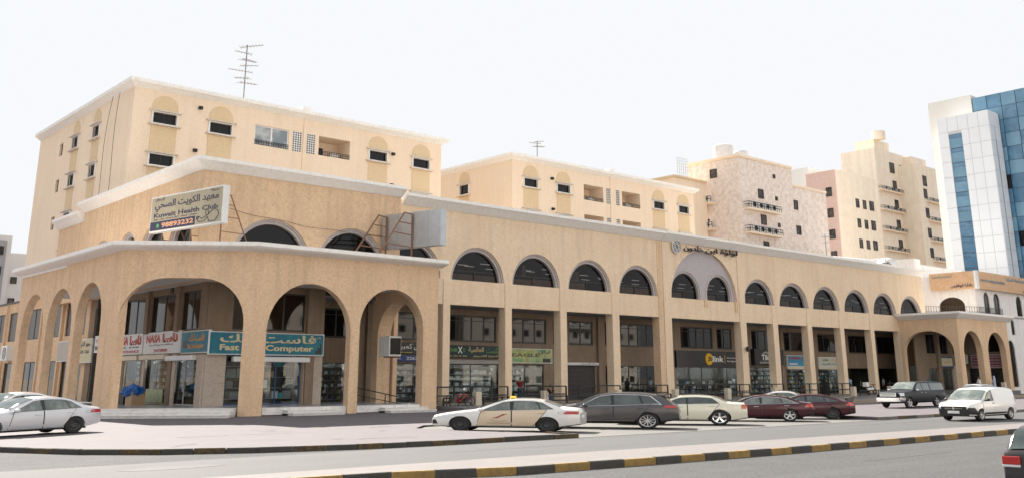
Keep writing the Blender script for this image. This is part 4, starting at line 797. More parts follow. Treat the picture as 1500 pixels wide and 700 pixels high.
# ------------------------------------------------------------------ side wing on the far left
bt = empty('side_wing', (29.4, 90, 0), 'two storey sand stucco wing continuing the side street left of the portico', 'building'); inv = Matrix.Translation((-29.4, -90, 0)); G = inv @ FX(29.4)
wy = [(-96.5, -91.0), (-102.8, -97.6), (-109.2, -103.9), (-115.6, -110.4), (-122, -116.8), (-128.4, -123.2)]
MB(G).slab(rect(-132, -90.0, 0, 10.2), [rect(a, b, 6.2, 9.2) for a, b in wy]+[rect(a, b, .5, 4.0) for a, b in wy], 0, .4).build('wall', stucco, bt)
MB(inv).box(29.8, 60, 90.4, 132, 9.6, 9.9).build('roof', stucco2, bt); MB(inv).sweep([(-.1, 10.2), (.06, 10.2), (.06, 10.4), (-.1, 10.4)], [(29.4, 132), (29.4, 90.1)]).build('parapet_cap', dframe, bt)
for a, b in wy:
    w = MB(G).slab(rect(a, b, 6.2, 9.2), [rect(a+.1, (a+b)/2-.06, 6.3, 9.1), rect((a+b)/2+.06, b-.1, 6.3, 9.1)], .1, .2).build('window', dframe, bt); MB(G).box(a+.05, b-.05, .14, .16, 6.22, 9.18).build('pane', flat('louvre_grey', (.10, .095, .09), .4) if 'louvre_grey' not in MATS else MATS['louvre_grey'], w)
    w = MB(G).slab(rect(a, b, .5, 4.0), [rect(a+.08, (a+b)/2-.05, .58, 3.9), rect((a+b)/2+.05, b-.08, .58, 3.9)], .1, .2).build('shop_front', dframe, bt); MB(G).box(a+.05, b-.05, .14, .16, .52, 3.98).build('pane', gdark, w)
    MB(G).box(a-.9, a-.5, -.25, 0, 0, 10.1).build('pilaster', stucco, bt)
acbox(FX(29.4), -113.2, 4.2, 'beige air conditioner on the side wing wall at the left edge of the photo', w=2.2, h=1.5, d=.8)
pale = nmat('pale_render', (.62, .62, .63), .8); dgrey = flat('grey_band', (.30, .31, .34), .7)
bt = empty('distant_white_block', (38, 160, 0), 'small distant white apartment block with grey window band at the far left', 'building'); inv = Matrix.Translation((-38, -160, 0))
MB(inv).box(20, 39.6, 160, 175, 0, 23.4).build('wall', pale, bt); MB(inv).box(39.6, 43.6, 161.5, 175, 0, 21.0).build('wall', pale, bt); MB(inv).box(37.2, 38.9, 159.7, 160, 9, 22.6).build('window_band', dgrey, bt)
win_cells(bt, inv @ FY(159.7), [(37.5, 38.5, z, z+1.3) for z in (11.4, 14.4, 17.4, 20.4)]); win_cells(bt, inv @ FY(161.5), [(40.4, 41.3, z, z+1) for z in (10, 13.2, 16.4)]); win_cells(bt, inv @ FY(160), [(33, 34, z, z+1) for z in (10, 13.2, 16.4, 19)]+[(35.6, 36.4, z, z+1) for z in (8.2, 11.2, 14.2, 17.2)])
# ------------------------------------------------------------------ white building on the right
wst = nmat('white_stone_face', (.82, .80, .78), .8, noise=[(2.2, .5, (.70, .68, .66)), (.5, .4, (.76, .72, .67)), (9, .3, (.88, .87, .85))], bump=(6, .3), streak=(.3, (2, 2, .15), (.48, .45, .42)))
bt = empty('white_building', (146, 62.15, -.1), 'white stone faced building with arched dark windows beside the right portico', 'building'); inv = Matrix.Translation((-140, -59.6, 0)); F = inv @ FY(59.6); G = inv @ FX(140)
fa = [(142.6, 144.5, 11.2, 14.2, None), (145.9, 148.0, 11.2, 14.2, None), (148.6, 151.2, 1.0, 7.6, None), (153.8, 155.9, 11.2, 14.2, None), (150.9, 152.2, 8.4, 10.6, None)]
MB(F).slab(rect(140, 185, 0, 16.6), [arch(a, b, c, d) for a, b, c, d, r in fa], 0, .5).build('front_wall', wst, bt)
MB(G).slab(rect(-71, -60.1, 0, 16.6), [arch(-64.9, -61.2, 11.4, 13.5, rise=1.3)], 0, .5).build('side_wall', wst, bt)
MB(inv).box(140.5, 185, 60.1, 76, 16.2, 16.5).build('roof', wst, bt); MB(inv).box(141, 190, 74, 90, 16.2, 20.2).build('rear_block', wst, bt); MB(inv).box(139.0, 141, 67.5, 80, 12, 19.4).build('parapet_wall', wst, bt)
def arch_win(M, a, b, c, d, rise, par):
    o = arch(a, b, c, d, rise); i = arch(a+.12, b-.12, c+.12, d-.12, rise-.12 if rise else None)
    m = MB(M).slab(o, [i], .15, .25); um = (a+b)/2; m.box(um-.05, um+.05, .16, .24, c+.05, d-.1)
    w = m.build('arched_window', dframe, par); MB(M).slab(i, [], .19, .21).build('pane', gdark2, w)
for a, b, c, d, r in fa: arch_win(F, a, b, c, d, r, bt)
arch_win(G, -64.9, -61.2, 11.4, 13.5, 1.3, bt)
MB(F).box(148, 185, -.12, -.0, 10.85, 11.05).build('string_course', dgrey, bt)
MB(F).box(149.6, 185, -.06, -.0, 14.7, 14.76).build('string_course', dgrey, bt)
m = MB(inv)   # roof terrace railing on the portico
pth = [(139.5, 63.6), (139.5, 59.0), (146, 59.0)]
for zz in (11.25, 11.95): m.bar((131, 59.3, zz), (139.3, 59.3, zz), .0, 3) if False else m.bar((133.5, 63.8, zz), (139.9, 59.2, zz), .035, 4); m.bar((139.9, 59.2, zz), (147.6, 59.2, zz), .035, 4)
for i in range(22): q = Vector((133.5, 63.8, 0)).lerp(Vector((139.9, 59.2, 0)), i/21); m.bar((q.x, q.y, 10.9), (q.x, q.y, 11.95), .03, 4)
for i in range(22): x = 139.9+7.7*i/21; m.bar((x, 59.2, 10.9), (x, 59.2, 11.95), .03, 4)
m.build('roof_railing', dframe, bt)
sgo = nmat('sign_weathered_orange', (.62, .39, .22), .7, noise=[(1.3, .6, (.68, .50, .36)), (4, .4, (.54, .32, .16))])
t = empty('roof_sign', (140, 59.4, 14.5), 'weathered orange rooftop sign wrapping the white building corner, blue and black lettering', 'sign'); inv = Matrix.Translation((-140, -59.4, -14.5))
MB(inv).box(139.3, 139.6, 59.2, 65.6, 14.5, 16.95).build('side_panel', sgo, t); MB(inv).box(140.0, 165, 58.9, 59.2, 14.5, 16.95).build('front_panel', sgo, t); MB(inv).box(139.25, 140.0, 58.85, 59.2, 14.45, 17.0).build('corner_post', whitep, t)
gi = inv @ FX(139.3); fi = inv @ FY(58.9); BI = flat('sign_faded_blue', (.10, .24, .34))
lettering('الاستقدام العمالة الفلبينية', t, gi, -65.2, -62.3, 16.1, 16.6, BI, d=-.02); lettering('بادارة ابوفارس', t, gi, -62.6, -59.5, 14.7, 15.3, NAVY, d=-.02, bold=.03)
lettering('DOMESTIC WORKERS RECRUITMENT', t, fi, 140.6, 149, 15.5, 15.9, BI, d=-.02); lettering('لاستقدام العمالة المنزلية', t, fi, 149.5, 157.5, 15.9, 16.7, BI, d=-.02, bold=.02); lettering('ادارة ابوفارس', t, fi, 155, 161, 14.7, 15.4, NAVY, d=-.02, bold=.03)
bpy.data.objects['white_building'].scale = (1.043,)*3; t.scale = (1.043,)*3; t.location = (146, 61.95, 15.02)
# roof clutter near the right end
t = tag(MB().lathe([(0, 0), (1.7, 0), (1.7, .5), (1.3, 1.3), (.6, 1.75), (0, 1.85)], n=18).build('roof_dome', tank, smooth=50), 'small white domed tank on the roof near the orange sign', 'water tank'); t.location = (138.5, 71.5, 18.0)
t = tag(MB().lathe([(0, -4.4), (1.1, -4.4), (1.25, -3.5), (1.25, 3.2), (.8, 4.2), (0, 4.4)], ax='y', n=16).build('roof_cover', tank, smooth=50), 'long white rounded roof cover behind the right parapet', 'roof cover'); t.location = (128.5, 72.0, 17.9); t.rotation_euler.z = R_(80)
t = empty('roof_pipes', (134.5, 70, 17.4), 'black bent pipes leaning on the roof beside the small dome', 'pipes'); m = MB()
for a, b in (((0, 0, 0), (.9, 0, 1.9)), ((.5, 0, 0), (1.3, 0, 1.7)), ((0, 0, 1.2), (1.4, 0, 1.3)), ((1.6, 0, 0), (1.5, 0, 1.5)), ((1.5, 0, 1.5), (2.6, 0, 1.0))): m.bar(a, b, .06, 5)
m.build('pipe', black, t)
antenna(1211, 376, 72, 3.2, 'thin aerial mast standing on the roof over the right half of the facade', [(2.0, 1.4, .3, 4), (2.8, 1.6, -.4, 5)])
# ------------------------------------------------------------------ opposite side of the road (seen in the glass)
facm = nmat('opposite_render', (.72, .68, .62), .9, noise=[(.4, .4, (.62, .58, .52))])
def opposite(x0, x1, y, h, label):
    t = empty('apartment_block', (x0, y, 0), label, 'building'); W_ = x1-x0; M = Matrix(((-1, 0, 0, W_), (0, -1, 0, 0), (0, 0, 1, 0), (0, 0, 0, 1)))
    cells = [rect(u, u+1.8, z, z+1.6) for u in [2+4.2*i for i in range(int((W_-3)/4.2))] for z in [1.2+3.6*j for j in range(int(h/3.6))]]
    MB(M).slab(rect(0, W_, 0, h), cells, 0, .4).build('wall', facm, t); MB().box(0, W_, -16, -.4, 0, h-.2).build('wall', facm, t); MB(M).box(-.2, W_+.2, -.5, 0, h-.6, h).build('cornice', whitep, t)
    m = MB(M)
    for c in cells: m.box(c[0][0], c[1][0], .2, .25, c[0][1], c[2][1])
    tag(m.build('pane', gdark, t), kind='stuff')
    for j in range(1, int(h/3.6)): MB(M).box(W_*.3, W_*.55, -1.3, 0, 3.6*j, 3.6*j+1.0).build('balcony', whitep, t)
opposite(-70, -32, -34, 22, 'pale block across the road behind the photographer, left one'); opposite(-24, 20, -38, 18, 'pale block across the road straight behind the photographer'); opposite(28, 75, -36, 25, 'tallest pale block across the road behind the photographer'); opposite(84, 130, -34, 19, 'pale block across the road, far right behind the photographer')
opposite(140, 200, -34, 22, 'pale block across the road, rightmost behind the photographer')
# ------------------------------------------------------------------ rails, bollards, small things
def fence(x0, x1, Y, z0, z1, label, low=True, slope=0, n=None, mesh=True, name='railing'):
    t = empty(name, (x0, Y, z0), label, 'railing', 'black metal railings in front of the shops'); L = x1-x0; h = z1-z0; n = n or max(1, round(L/1.9))
    for z in ((h, h*.22) if not low else (h, h*.5)): MB().box(0, L, -.06, .06, z-.11, z).build('rail', black, t)
    for i in range(n+1): MB().box(L*i/n-.06, L*i/n+.06, -.055, .045, 0, h-.09).build('post', black, t)
    return t
ur = [(47.4, 52.8, 'upper railing below the black script sign'), (52.9, 56.9, 'upper railing left of the first colonnade pillar'), (58.8, 64.0, 'upper railing below the pale green sign'), (65.7, 71.3, 'upper railing in front of the closed shutter'), (73.0, 78.4, 'upper railing in front of the dark gateway'), (81.2, 92.4, 'upper railing in front of the black fronted shop'), (94.4, 99.0, 'upper railing before the square black sign shop'), (100.6, 106.3, 'upper railing before the light blue sign shop'), (107.9, 113.6, 'upper railing behind the woman in the black abaya'), (123.0, 129.0, 'upper railing beside the right portico')]
for a, b, l in ur: fence(a, b, 65.0, FL, 1.72, l)
lr = [(47.6, 50.4, 'low railing beside the red bicycle'), (51.7, 57.6, 'low railing behind the taxi roof'), (59.2, 66.9, 'low railing behind the man in the black shirt'), (68.5, 75.2, 'low railing behind the grey crossover'), (76.6, 83.5, 'low railing behind the cream saloon'), (85.0, 91.9, 'low railing behind the first maroon car'), (110.5, 117.0, 'low railing left of the pickup truck'), (118.6, 126, 'low railing behind the pickup truck')]
for a, b, l in lr: fence(a, b, 62.0, .26, .92, l)
bol = empty('bollard', (51.0, 62, .2), 'pale stone bollard between the bicycle and the taxi roof', 'bollard', 'pale stone bollards along the walkway'); bst = nmat('bollard_stone', (.62, .54, .43), .85, noise=[(6, .5, (.50, .42, .33))])
MB().box(-.3, .3, -.26, .26, 0, 1.13).build('post', bst, bol, bevel=.05)
for x, l in ((58.5, 'pale stone bollard beside the man in the black shirt'), (67.7, 'pale stone bollard above the grey crossover roof'), (75.9, 'pale stone bollard left of the black fronted shop'), (84.3, 'pale stone bollard above the rear of the cream saloon'), (92.7, 'pale stone bollard above the first maroon car'), (109.0, 'pale stone bollard at the end of the sloping handrail'), (117.8, 'pale stone bollard above the pickup bonnet'), (137.0, 'pale stone bollard in front of the first portico arch pier on the right'), (146.5, 'pale stone bollard at the far right by the white building')):
    c = copy_tree(bol); c.location.x = x; c['label'] = l
    if x > 130: c.location.y = 56; c.location.z = .6
c = bol
t = empty('ramp_handrail', (113.6, 65, .3), 'sloping black handrail ending at a stone bollard', 'railing'); m = MB(); m.bar((0, 0, 1.4), (-4.2, -3, .55), .05, 4); m.bar((0, 0, .6), (-4.2, -3, -.1), .035, 4)
for f in (0, .33, .66, 1): m.bar((-4.2*f, -3*f, -.2), (-4.2*f, -3*f, 1.4-.85*f), .04, 4)
m.build('rail', black, t)
t = empty('stair_rail', (45.2, 61.2, .5), 'black stair handrail descending beside the third portico arch', 'railing'); m = MB(); m.bar((-3.6, 4.5, 1.25), (-.2, .6, .2), .05, 4); m.bar((-3.6, 4.5, .7), (-.2, .6, -.25), .035, 4); m.bar((-5.8, 4.5, 1.25), (-3.6, 4.5, 1.25), .05, 4)
for q in ((-5.8, 4.5, 1.25), (-4.6, 4.5, 1.25), (-3.6, 4.5, 1.25), (-1.9, 2.5, .75)): m.bar((q[0], q[1], 0), q, .04, 4)
m.build('rail', black, t)
t = empty('corner_railing', (45.7, 60.6, .1), 'black railing frame between the portico corner and the parked bicycle', 'railing'); m = MB()
for z in (.95, .55, .2): m.bar((0, 0, z), (4.4, 1.2, z), .04, 4)
for f in (0, .33, .66, 1): m.bar((4.4*f, 1.2*f, 0), (4.4*f, 1.2*f, .95), .04, 4)
m.build('rail', black, t)
t = empty('air_conditioner', (43.0, 62.9, 4.0), 'big white box air conditioner hanging inside the third portico arch', 'air conditioner'); MB().box(-.35, .75, -.5, .9, 0, 1.5).build('casing', whitep, t, bevel=.04); m = MB(); m.box(-.28, .68, -.53, -.502, .14, 1.36)
for k in range(9): m.box(-.28, .68, -.55, -.52, .18+.13*k, .22+.13*k)
m.build('grille', dframe, t); MB().box(-.3, 1.1, .2, .3, -.1, 0).build('bracket', rust, t)
ac = acbox(FY(64.5), 143.5, 4.3, 'split air conditioner unit in the first narrow arch of the right portico', w=2.2, h=1.3, d=.8)
for v in (0,):
    p = onX(195, 578, 28.6)
    YB = onX(198, 585, 27.5).y
    t = empty('cardboard_box', (27.5, YB, Zf), 'brown cardboard carton on the portico floor under the blue sheet', 'box'); MB().box(-.5, .5, -.6, .6, 0, 1.0).build('carton', pal_goods[4], t); MB().box(-.06, .06, -.605, .605, .995, 1.008).build('tape', creamp, t)
    t = empty('plastic_sheet', (27.4, YB+.3, 1.5), 'crumpled bright blue plastic sheet heaped on the cartons', 'plastic sheet'); b = bmesh.new(); bmesh.ops.create_icosphere(b, subdivisions=4, radius=1)
    from mathutils import noise as mn
    for q in b.verts: r = 1+.35*mn.noise(q.co*2.2)+.16*mn.noise(q.co*6); q.co = Vector((q.co.x*.7*r, q.co.y*1.15*r, q.co.z*.42*r))
    me = bpy.data.meshes.new('sheet'); b.to_mesh(me); b.free(); me.materials.append(flat('blue_plastic', (.01, .12, .42), .35)); o = bpy.data.objects.new('sheet', me); C.objects.link(o); o.parent = t
    t = empty('crate', (27.6, YB+2.1, Zf), 'black crate standing left of the carton', 'crate'); m = MB(); m.box(-.5, .5, -.9, .9, 0, .1)
    for a in ((-.5, -.45, -.9, .9), (.45, .5, -.9, .9), (-.5, .5, -.9, -.85), (-.5, .5, .85, .9)): m.box(*a, .1, .85)
    m.build('body', black, t)
t = tag(MB(FX(Xs)).box(-75.6, -72.4, .02, .06, .65, 1.62).build('window_poster', flat('poster_yellow', (.50, .50, .14), noise=[(3.2, .9, (.10, .28, .26)), (5, .5, (.5, .55, .5))])), 'yellow poster with small device pictures low in the shop window', 'poster')
t = tag(MB(FY(66)).box(96.4+.0, 96.7, -.02, 0, 0, .01).build('wall_lamp', black), 'black wall lamp on the wide pillar right of the round arch', 'lamp'); bpy.data.objects.remove(t)
t = empty('wall_lamp', (93.4, 65.95, 5.2), 'black wall lamp on the wide pillar beside the black fascia', 'lamp'); MB().lathe([(0, 0), (.16, 0), (.2, .5), (0, .6)], (0, -.3, 0), n=10).build('shade', black, t); MB().box(-.06, .06, -.3, 0, .25, .33).build('bracket', black, t)
# ------------------------------------------------------------------ vehicles
def interp(pts, x):
    if x <= pts[0][0]: return pts[0][1]
    for (a, b), (c, d) in zip(pts, pts[1:]):
        if x <= c:
            t = (x-a)/max(1e-6, c-a); return b+(d-b)*t
    return pts[-1][1]
def smooth_interp(pts, x):
    xs = [p[0] for p in pts]; i = 0
    while i < len(pts)-2 and x > xs[i+1]: i += 1
    x = min(max(x, xs[0]), xs[-1]); p0, p1 = pts[i], pts[i+1]; h = max(1e-6, p1[0]-p0[0]); t = (x-p0[0])/h
    def m(j):
        if j <= 0 or j >= len(pts)-1: return (pts[min(j+1, len(pts)-1)][1]-pts[max(j-1, 0)][1])/max(1e-6, pts[min(j+1, len(pts)-1)][0]-pts[max(j-1, 0)][0])
        a = (pts[j][1]-pts[j-1][1])/max(1e-6, pts[j][0]-pts[j-1][0]); b = (pts[j+1][1]-pts[j][1])/max(1e-6, pts[j+1][0]-pts[j][0])
        return 0 if a*b <= 0 else 2*a*b/(a+b)
    m0, m1 = m(i), m(i+1); t2, t3 = t*t, t*t*t
    return (2*t3-3*t2+1)*p0[1]+(t3-2*t2+t)*h*m0+(-2*t3+3*t2)*p1[1]+(t3-t2)*h*m1
tyre_m = flat('tyre_rubber', (.022, .021, .021), .85); alloy = flat('alloy_rim', (.52, .53, .54), .3, metal=.6); steelrim = flat('steel_rim', (.045, .045, .048), .55); chrome = flat('chrome', (.75, .76, .78), .12, metal=1.); trim = flat('black_trim', (.018, .018, .019), .5)
lampred = flat('tail_lamp_red', (.42, .012, .012), .12, coat=1.); lampwhite = flat('head_lamp', (.62, .65, .66), .08, coat=1.); plate = flat('number_plate', (.72, .73, .74), .4); amber = flat('lamp_amber', (.7, .25, .04), .2)
class Car:
    def __init__(s, name, label, cat, L, Wd, H, top, belt, bot, wheels, r, paint, sx=1.3, sy=1.0, roofw=.72, nose=.80, tail=.86, shoulder=.0, sz=1.0):
        s.L, s.W, s.H, s.top, s.belt, s.bot, s.wh, s.r, s.paint, s.sx, s.sy, s.roofw, s.nose, s.tail, s.sz = L, Wd, H, top, belt, bot, wheels, r, paint, sx, sy, roofw, nose, tail, sz
        s.root = empty(name, (0, 0, 0), label, cat)
        N = 56; st = sorted(set([L*i/N for i in range(N+1)]+[p[0] for p in top]))
        v = []; f = []; k = 17
        s.secs = {}
        for x in st:
            for q in s.section(x): v.append(s.tr(x, *q))
        for i in range(len(st)-1):
            for j in range(k): a = i*k+j; b = i*k+(j+1) % k; f.append((a, b, b+k, a+k))
        f.append(tuple(range(k))[::-1]); f.append(tuple(range((len(st)-1)*k, len(st)*k)))
        m = MB(); m.add(v, f); o = m.build('body', paint, s.root)
        # wheel arches
        cut = MB()
        for xw in wheels:
            for sd in (-1, 1): cut.lathe([(0, sd*.50), (r*1.13, sd*.50), (r*1.13, sd*1.4), (0, sd*1.4)], (0, 0, 0), 'y', 28)
            n0 = len(cut.v)-28*4*2
            cut.v[n0:] = [s.tr(xw+p[0], p[1]*Wd/1.8*.98, p[2]+r*1.0) for p in cut.v[n0:]]
        co = cut.build('cutter', trim)
        bmod = o.modifiers.new('cut', 'BOOLEAN'); bmod.object = co; bmod.operation = 'DIFFERENCE'; bmod.solver = 'EXACT'
        dg = bpy.context.evaluated_depsgraph_get(); me = bpy.data.meshes.new_from_object(o.evaluated_get(dg)); o.modifiers.clear(); o.data = me; me.name = 'body'
        me.materials.clear(); me.materials.append(paint)
        bpy.data.objects.remove(co)
        for p in me.polygons: p.material_index = 0
        me.shade_smooth(); me.set_sharp_from_angle(angle=R_(32)); s.body = o
        MB().box(*[0]*6) if False else None
        m = MB(); m.add([s.tr(x, y, z) for x, y, z in ((.5, -Wd*.42, s.zb(1)-.02), (L-.5, -Wd*.42, s.zb(1)-.02), (L-.5, Wd*.42, s.zb(1)-.02), (.5, Wd*.42, s.zb(1)-.02), (.5, -Wd*.28, .55), (L-.5, -Wd*.28, .55), (L-.5, Wd*.28, .55), (.5, Wd*.28, .55))], [(0, 3, 2, 1), (4, 5, 6, 7), (0, 1, 5, 4), (1, 2, 6, 5), (2, 3, 7, 6), (3, 0, 4, 7)]); m.build('underbody', trim, s.root)
    def zb(s, x): return interp(s.bot, x)
    def tr(s, x, y, z): return ((s.L/2-x)*s.sx, y*s.sy, z*s.sz)      # local: +x forward, +y left
    def hw(s, x):
        w = s.W/2; L = s.L
        if x < .7: w *= s.nose+(1-s.nose)*math.sin(min(1, x/.7)*math.pi/2)**.8
        if x > L-.6: w *= s.tail+(1-s.tail)*math.sin(min(1, (L-x)/.6)*math.pi/2)**.8
        return w
    def dims(s, x):
        zt = smooth_interp(s.top, x); zbt = min(interp(s.belt, x), zt-.03); w = s.hw(x); zb = s.zb(x)
        mx = s.H-interp(s.belt, s.L*.5); fr = max(0, min(1, (zt-zbt)/mx)); wb = w*.965; wr = wb*(1-(1-s.roofw/.965)*fr); return zt, zbt, w, zb, wb, wr, fr
    def section(s, x):
        zt, zbt, w, zb, wb, wr, fr = s.dims(x); cr = .035*(1 if fr > .5 else .7); e = min(.07, (zt-zbt)*.6); h = zbt-zb
        half = [(w*.80, zb), (w*.95, zb+.05*1), (w*.99, zb+h*.28), (w, zb+h*.55), (w*.992, zb+h*.78), (wb, zbt), (wr+.0, zt-e), (wr*.90, zt-.012)]
        return [(y, z) for y, z in half]+[(0, zt+cr)]+[(-y, z) for y, z in reversed(half)]
    def yat(s, x, z):
        sec = s.section(x)[:8]
        for (y0, z0), (y1, z1) in zip(sec, sec[1:]):
            if z0 <= z <= z1: return y0+(y1-y0)*(z-z0)/max(1e-6, z1-z0)
        return sec[0][0] if z < sec[0][1] else sec[-1][0]
    def side(s, name, xb0, xb1, xt0, xt1, zb, zt, mat, off=.006, parent=None, sides=(1, -1), nx=8, nz=4, th=.012, label=None):
        """patch on the body side: bottom xb0..xb1 top xt0..xt1; zb/zt constants or functions of x"""
        fb = zb if callable(zb) else (lambda x: zb); ft = zt if callable(zt) else (lambda x: zt); res = []
        for sd in sides:
            v = []; f = []
            for lay in (0, 1):
                for j in range(nz+1):
                    for i in range(nx+1):
                        u = i/nx; w = j/nz; x = (xb0+(xb1-xb0)*u)*(1-w)+(xt0+(xt1-xt0)*u)*w; a = fb(xb0+(xb1-xb0)*u); b = ft(xt0+(xt1-xt0)*u); z = a+(b-a)*w
                        y = s.yat(x, z)+off-lay*(th+off); v.append(s.tr(x, sd*y, z))
            K = (nx+1)*(nz+1)
            for j in range(nz):
                for i in range(nx): a = j*(nx+1)+i; q = (a, a+1, a+nx+2, a+nx+1); f.append(q)
            bd = [i for i in range(nx+1)]+[(j+1)*(nx+1)-1 for j in range(1, nz+1)]+[nz*(nx+1)+i for i in range(nx-1, -1, -1)]+[j*(nx+1) for j in range(nz-1, 0, -1)]
            f += [(bd[i], bd[(i+1) % len(bd)], bd[(i+1) % len(bd)]+K, bd[i]+K) for i in range(len(bd))]
            m = MB(); m.add(v, f); o = m.build(name, mat, parent or s.root, smooth=40); res.append(o)
            if label: o['label'] = label
        return res
    def toppatch(s, name, x0, x1, fr, mat, off=.022, n=10, fr1=None, parent=None):
        v = []; f = []; m_ = 12; fr1 = fr1 or fr
        for i in range(n+1):
            x = x0+(x1-x0)*i/n; sec = [p for p in s.section(x)[6:11]]; ff = fr+(fr1-fr)*i/n
            for j in range(m_+1):
                y = (2*j/m_-1)*abs(sec[0][0])*ff; ay = abs(y)
                pts = [(0, sec[2][1]), (sec[1][0], sec[1][1]), (sec[0][0], sec[0][1])]; z = interp(pts, ay); v.append(s.tr(x, y, z+off))
        for i in range(n):
            for j in range(m_): a = i*(m_+1)+j; f.append((a, a+1, a+m_+2, a+m_+1))
        m = MB(); m.add(v, f); o = m.build(name, mat, parent or s.root, smooth=40); return o
    def endpatch(s, name, y0, y1, z0, z1, mat, front=True, off=.01, parent=None, th=.03):
        x = -off if front else s.L+off; x2 = x+(th if front else -th); m = MB()
        a = s.tr(min(x, x2), 0, 0)[0]; b = s.tr(max(x, x2), 0, 0)[0]; m.box(min(a, b), max(a, b), y0*s.sy, y1*s.sy, z0*s.sz, z1*s.sz); return m.build(name, mat, parent or s.root, bevel=.01)
    def wheels(s, rim='steel', spokes=5, rr=.62):
        for xw in s.wh:
            for sd in (1, -1):
                t = s.r; Wt = .2; yo = s.hw(xw)-.03; m = MB(); cy = yo-Wt/2
                m.lathe([(t*rr, -Wt/2), (t*.9, -Wt/2), (t*.985, -Wt*.36), (t, -Wt*.2), (t, Wt*.2), (t*.985, Wt*.36), (t*.9, Wt/2), (t*rr, Wt/2), (t*rr, -Wt/2)], (0, 0, 0), 'y', 32)
                def place(mb): mb.v = [s.tr(xw+p[0], sd*(cy+p[1]), p[2]+t) for p in mb.v]; return mb
                w = place(m).build('wheel', tyre_m, s.root, smooth=40); w['label'] = w.get('label', '') or None if False else 'road wheel'; del w['label']
                m = MB(); m.lathe([(0, -.02), (t*rr*.92, -.02), (t*rr, Wt/2-.02), (t*rr*1.03, Wt/2-.005), (t*rr*.96, Wt/2+.0), (t*rr*.88, .03), (0, .03)] if rim != 'steel' else [(0, .05), (t*rr*.45, .07), (t*rr*.6, .03), (t*rr*.85, .03), (t*rr*.95, Wt/2-.015), (t*rr*1.03, Wt/2-.005), (t*rr*.9, 0), (0, 0)], (0, 0, 0), 'y', 28)
                rm = place(m).build('rim', steelrim if rim == 'steel' else trim, w, smooth=40)
                if rim != 'steel':
                    m = MB()
                    m.lathe([(t*rr*.90, Wt/2-.03), (t*rr*1.02, Wt/2-.0), (t*rr*1.02, Wt/2+.008), (t*rr*.90, Wt/2-.01)], (0, 0, 0), 'y', 28); m.lathe([(0, .05), (t*.13, .05), (t*.13, .085), (0, .09)], (0, 0, 0), 'y', 12)
                    for q in range(spokes):
                        a = 2*math.pi*q/spokes+.3; wd = .42/spokes*math.pi*rr*t*.55
                        ca, sa = math.cos(a), math.sin(a); P = []
                        for rad, ww, hh in ((t*.1, wd*.8, .085), (t*rr*.95, wd*(1.2 if spokes < 8 else .8), .092)):
                            for e in (-1, 1): P.append((rad*ca-e*ww*sa, hh, rad*sa+e*ww*ca))
                        P2 = [(p[0], p[1]-.03, p[2]) for p in P]; m.add(P+P2, [(0, 1, 3, 2), (4, 6, 7, 5), (0, 2, 6, 4), (1, 5, 7, 3), (2, 3, 7, 6)])
                    place(m).build('spokes', chrome if rim == 'chrome' else alloy, rm, smooth=30)
                else:
                    m = MB()
                    for q in range(8): a = q*math.pi/4; m.lathe([(0, .062), (t*.07, .062), (t*.07, .066), (0, .066)], (t*.38*math.cos(a), 0, t*.38*math.sin(a)), 'y', 8)
                    place(m).build('vent_hole', black, rm)
    def mirror(s, x, z, mat):
        for sd in (1, -1):
            y = s.yat(x, z); m = MB(); m.lathe([(0, -.13), (.06, -.12), (.085, -.04), (.085, .05), (.05, .1), (0, .105)], n=12); m.v = [s.tr(x+p[0]*.9, sd*(y+.14+p[2]*.9), z+.05+p[1]*.9) for p in m.v]; o = m.build('mirror', mat, s.root, smooth=60)
    def door(s, xb0, xb1, xt0, xt1, zb, zt, mat, hx, hz, handle=None, seam=.02, label=None):
        s.side('door_gap', xb0-seam, xb1+seam, xt0-seam, xt1+seam, zb-.012, (lambda x: (zt(x) if callable(zt) else zt)+.004), trim, off=.002)
        for o in s.side('door', xb0, xb1, xt0, xt1, zb, zt, mat, off=.007, label=label, nz=7):
            sd = 1 if o.data.vertices[0].co.y > 0 else -1; y = s.yat(hx, hz)+.012; a = s.tr(hx-.10, sd*y, hz-.014); b = s.tr(hx+.10, sd*(y+.035), hz+.018)
            MB().box(min(a[0], b[0]), max(a[0], b[0]), min(a[1], b[1]), max(a[1], b[1]), a[2], b[2]).build('door_handle', handle or mat, o, bevel=.008)
    def place(s, contact, wheel_i, side, heading, z=0.01):
        """put the outer contact point of a wheel at a ground point"""
        th = R_(heading); lx = (s.L/2-s.wh[wheel_i])*s.sx; ly = side*(s.hw(s.wh[wheel_i])-.08)*s.sy
        s.root.rotation_euler.z = th; s.root.location = (contact[0]-(lx*math.cos(th)-ly*math.sin(th)), contact[1]-(lx*math.sin(th)+ly*math.cos(th)), z)
def paint(name, col, metal=.0, rough=.25): return flat(name, col, rough, metal=metal, coat=1. if max(col) > .3 else .45, spec=.5 if max(col) > .3 else .3)
def sedan(name, label, cat, pm, L=4.62, Wd=1.78, H=1.46, sx=1.35, doors=None, rim='steel', spokes=5, r=.325, roofline=None, belt=None, lamp=None, handle=None, wheels=None, tint=None, cat_trim=None, sy=1.0, door_label=None):
    top = roofline or [(0, .58), (.06, .70), (.35, .80), (.9, .91), (1.28, .97), (1.42, 1.01), (2.0, 1.30), (2.35, 1.42), (2.75, H), (3.15, H-.01), (3.5, H-.09), (3.95, 1.17), (4.15, 1.085), (4.4, 1.055), (4.54, 1.03), (4.62, .86)]
    belt = belt or [(0, .62), (.5, .76), (1.3, .90), (2.6, .945), (3.9, 1.0), (4.62, .93)]
    wh = wheels or (.93, 3.63)
    c = Car(name, label, cat, L, Wd, H, top, belt, [(0, .24), (.5, .20), (L-.7, .21), (L, .34)], wh, r, pm, sx=sx, sy=sy)
    return c
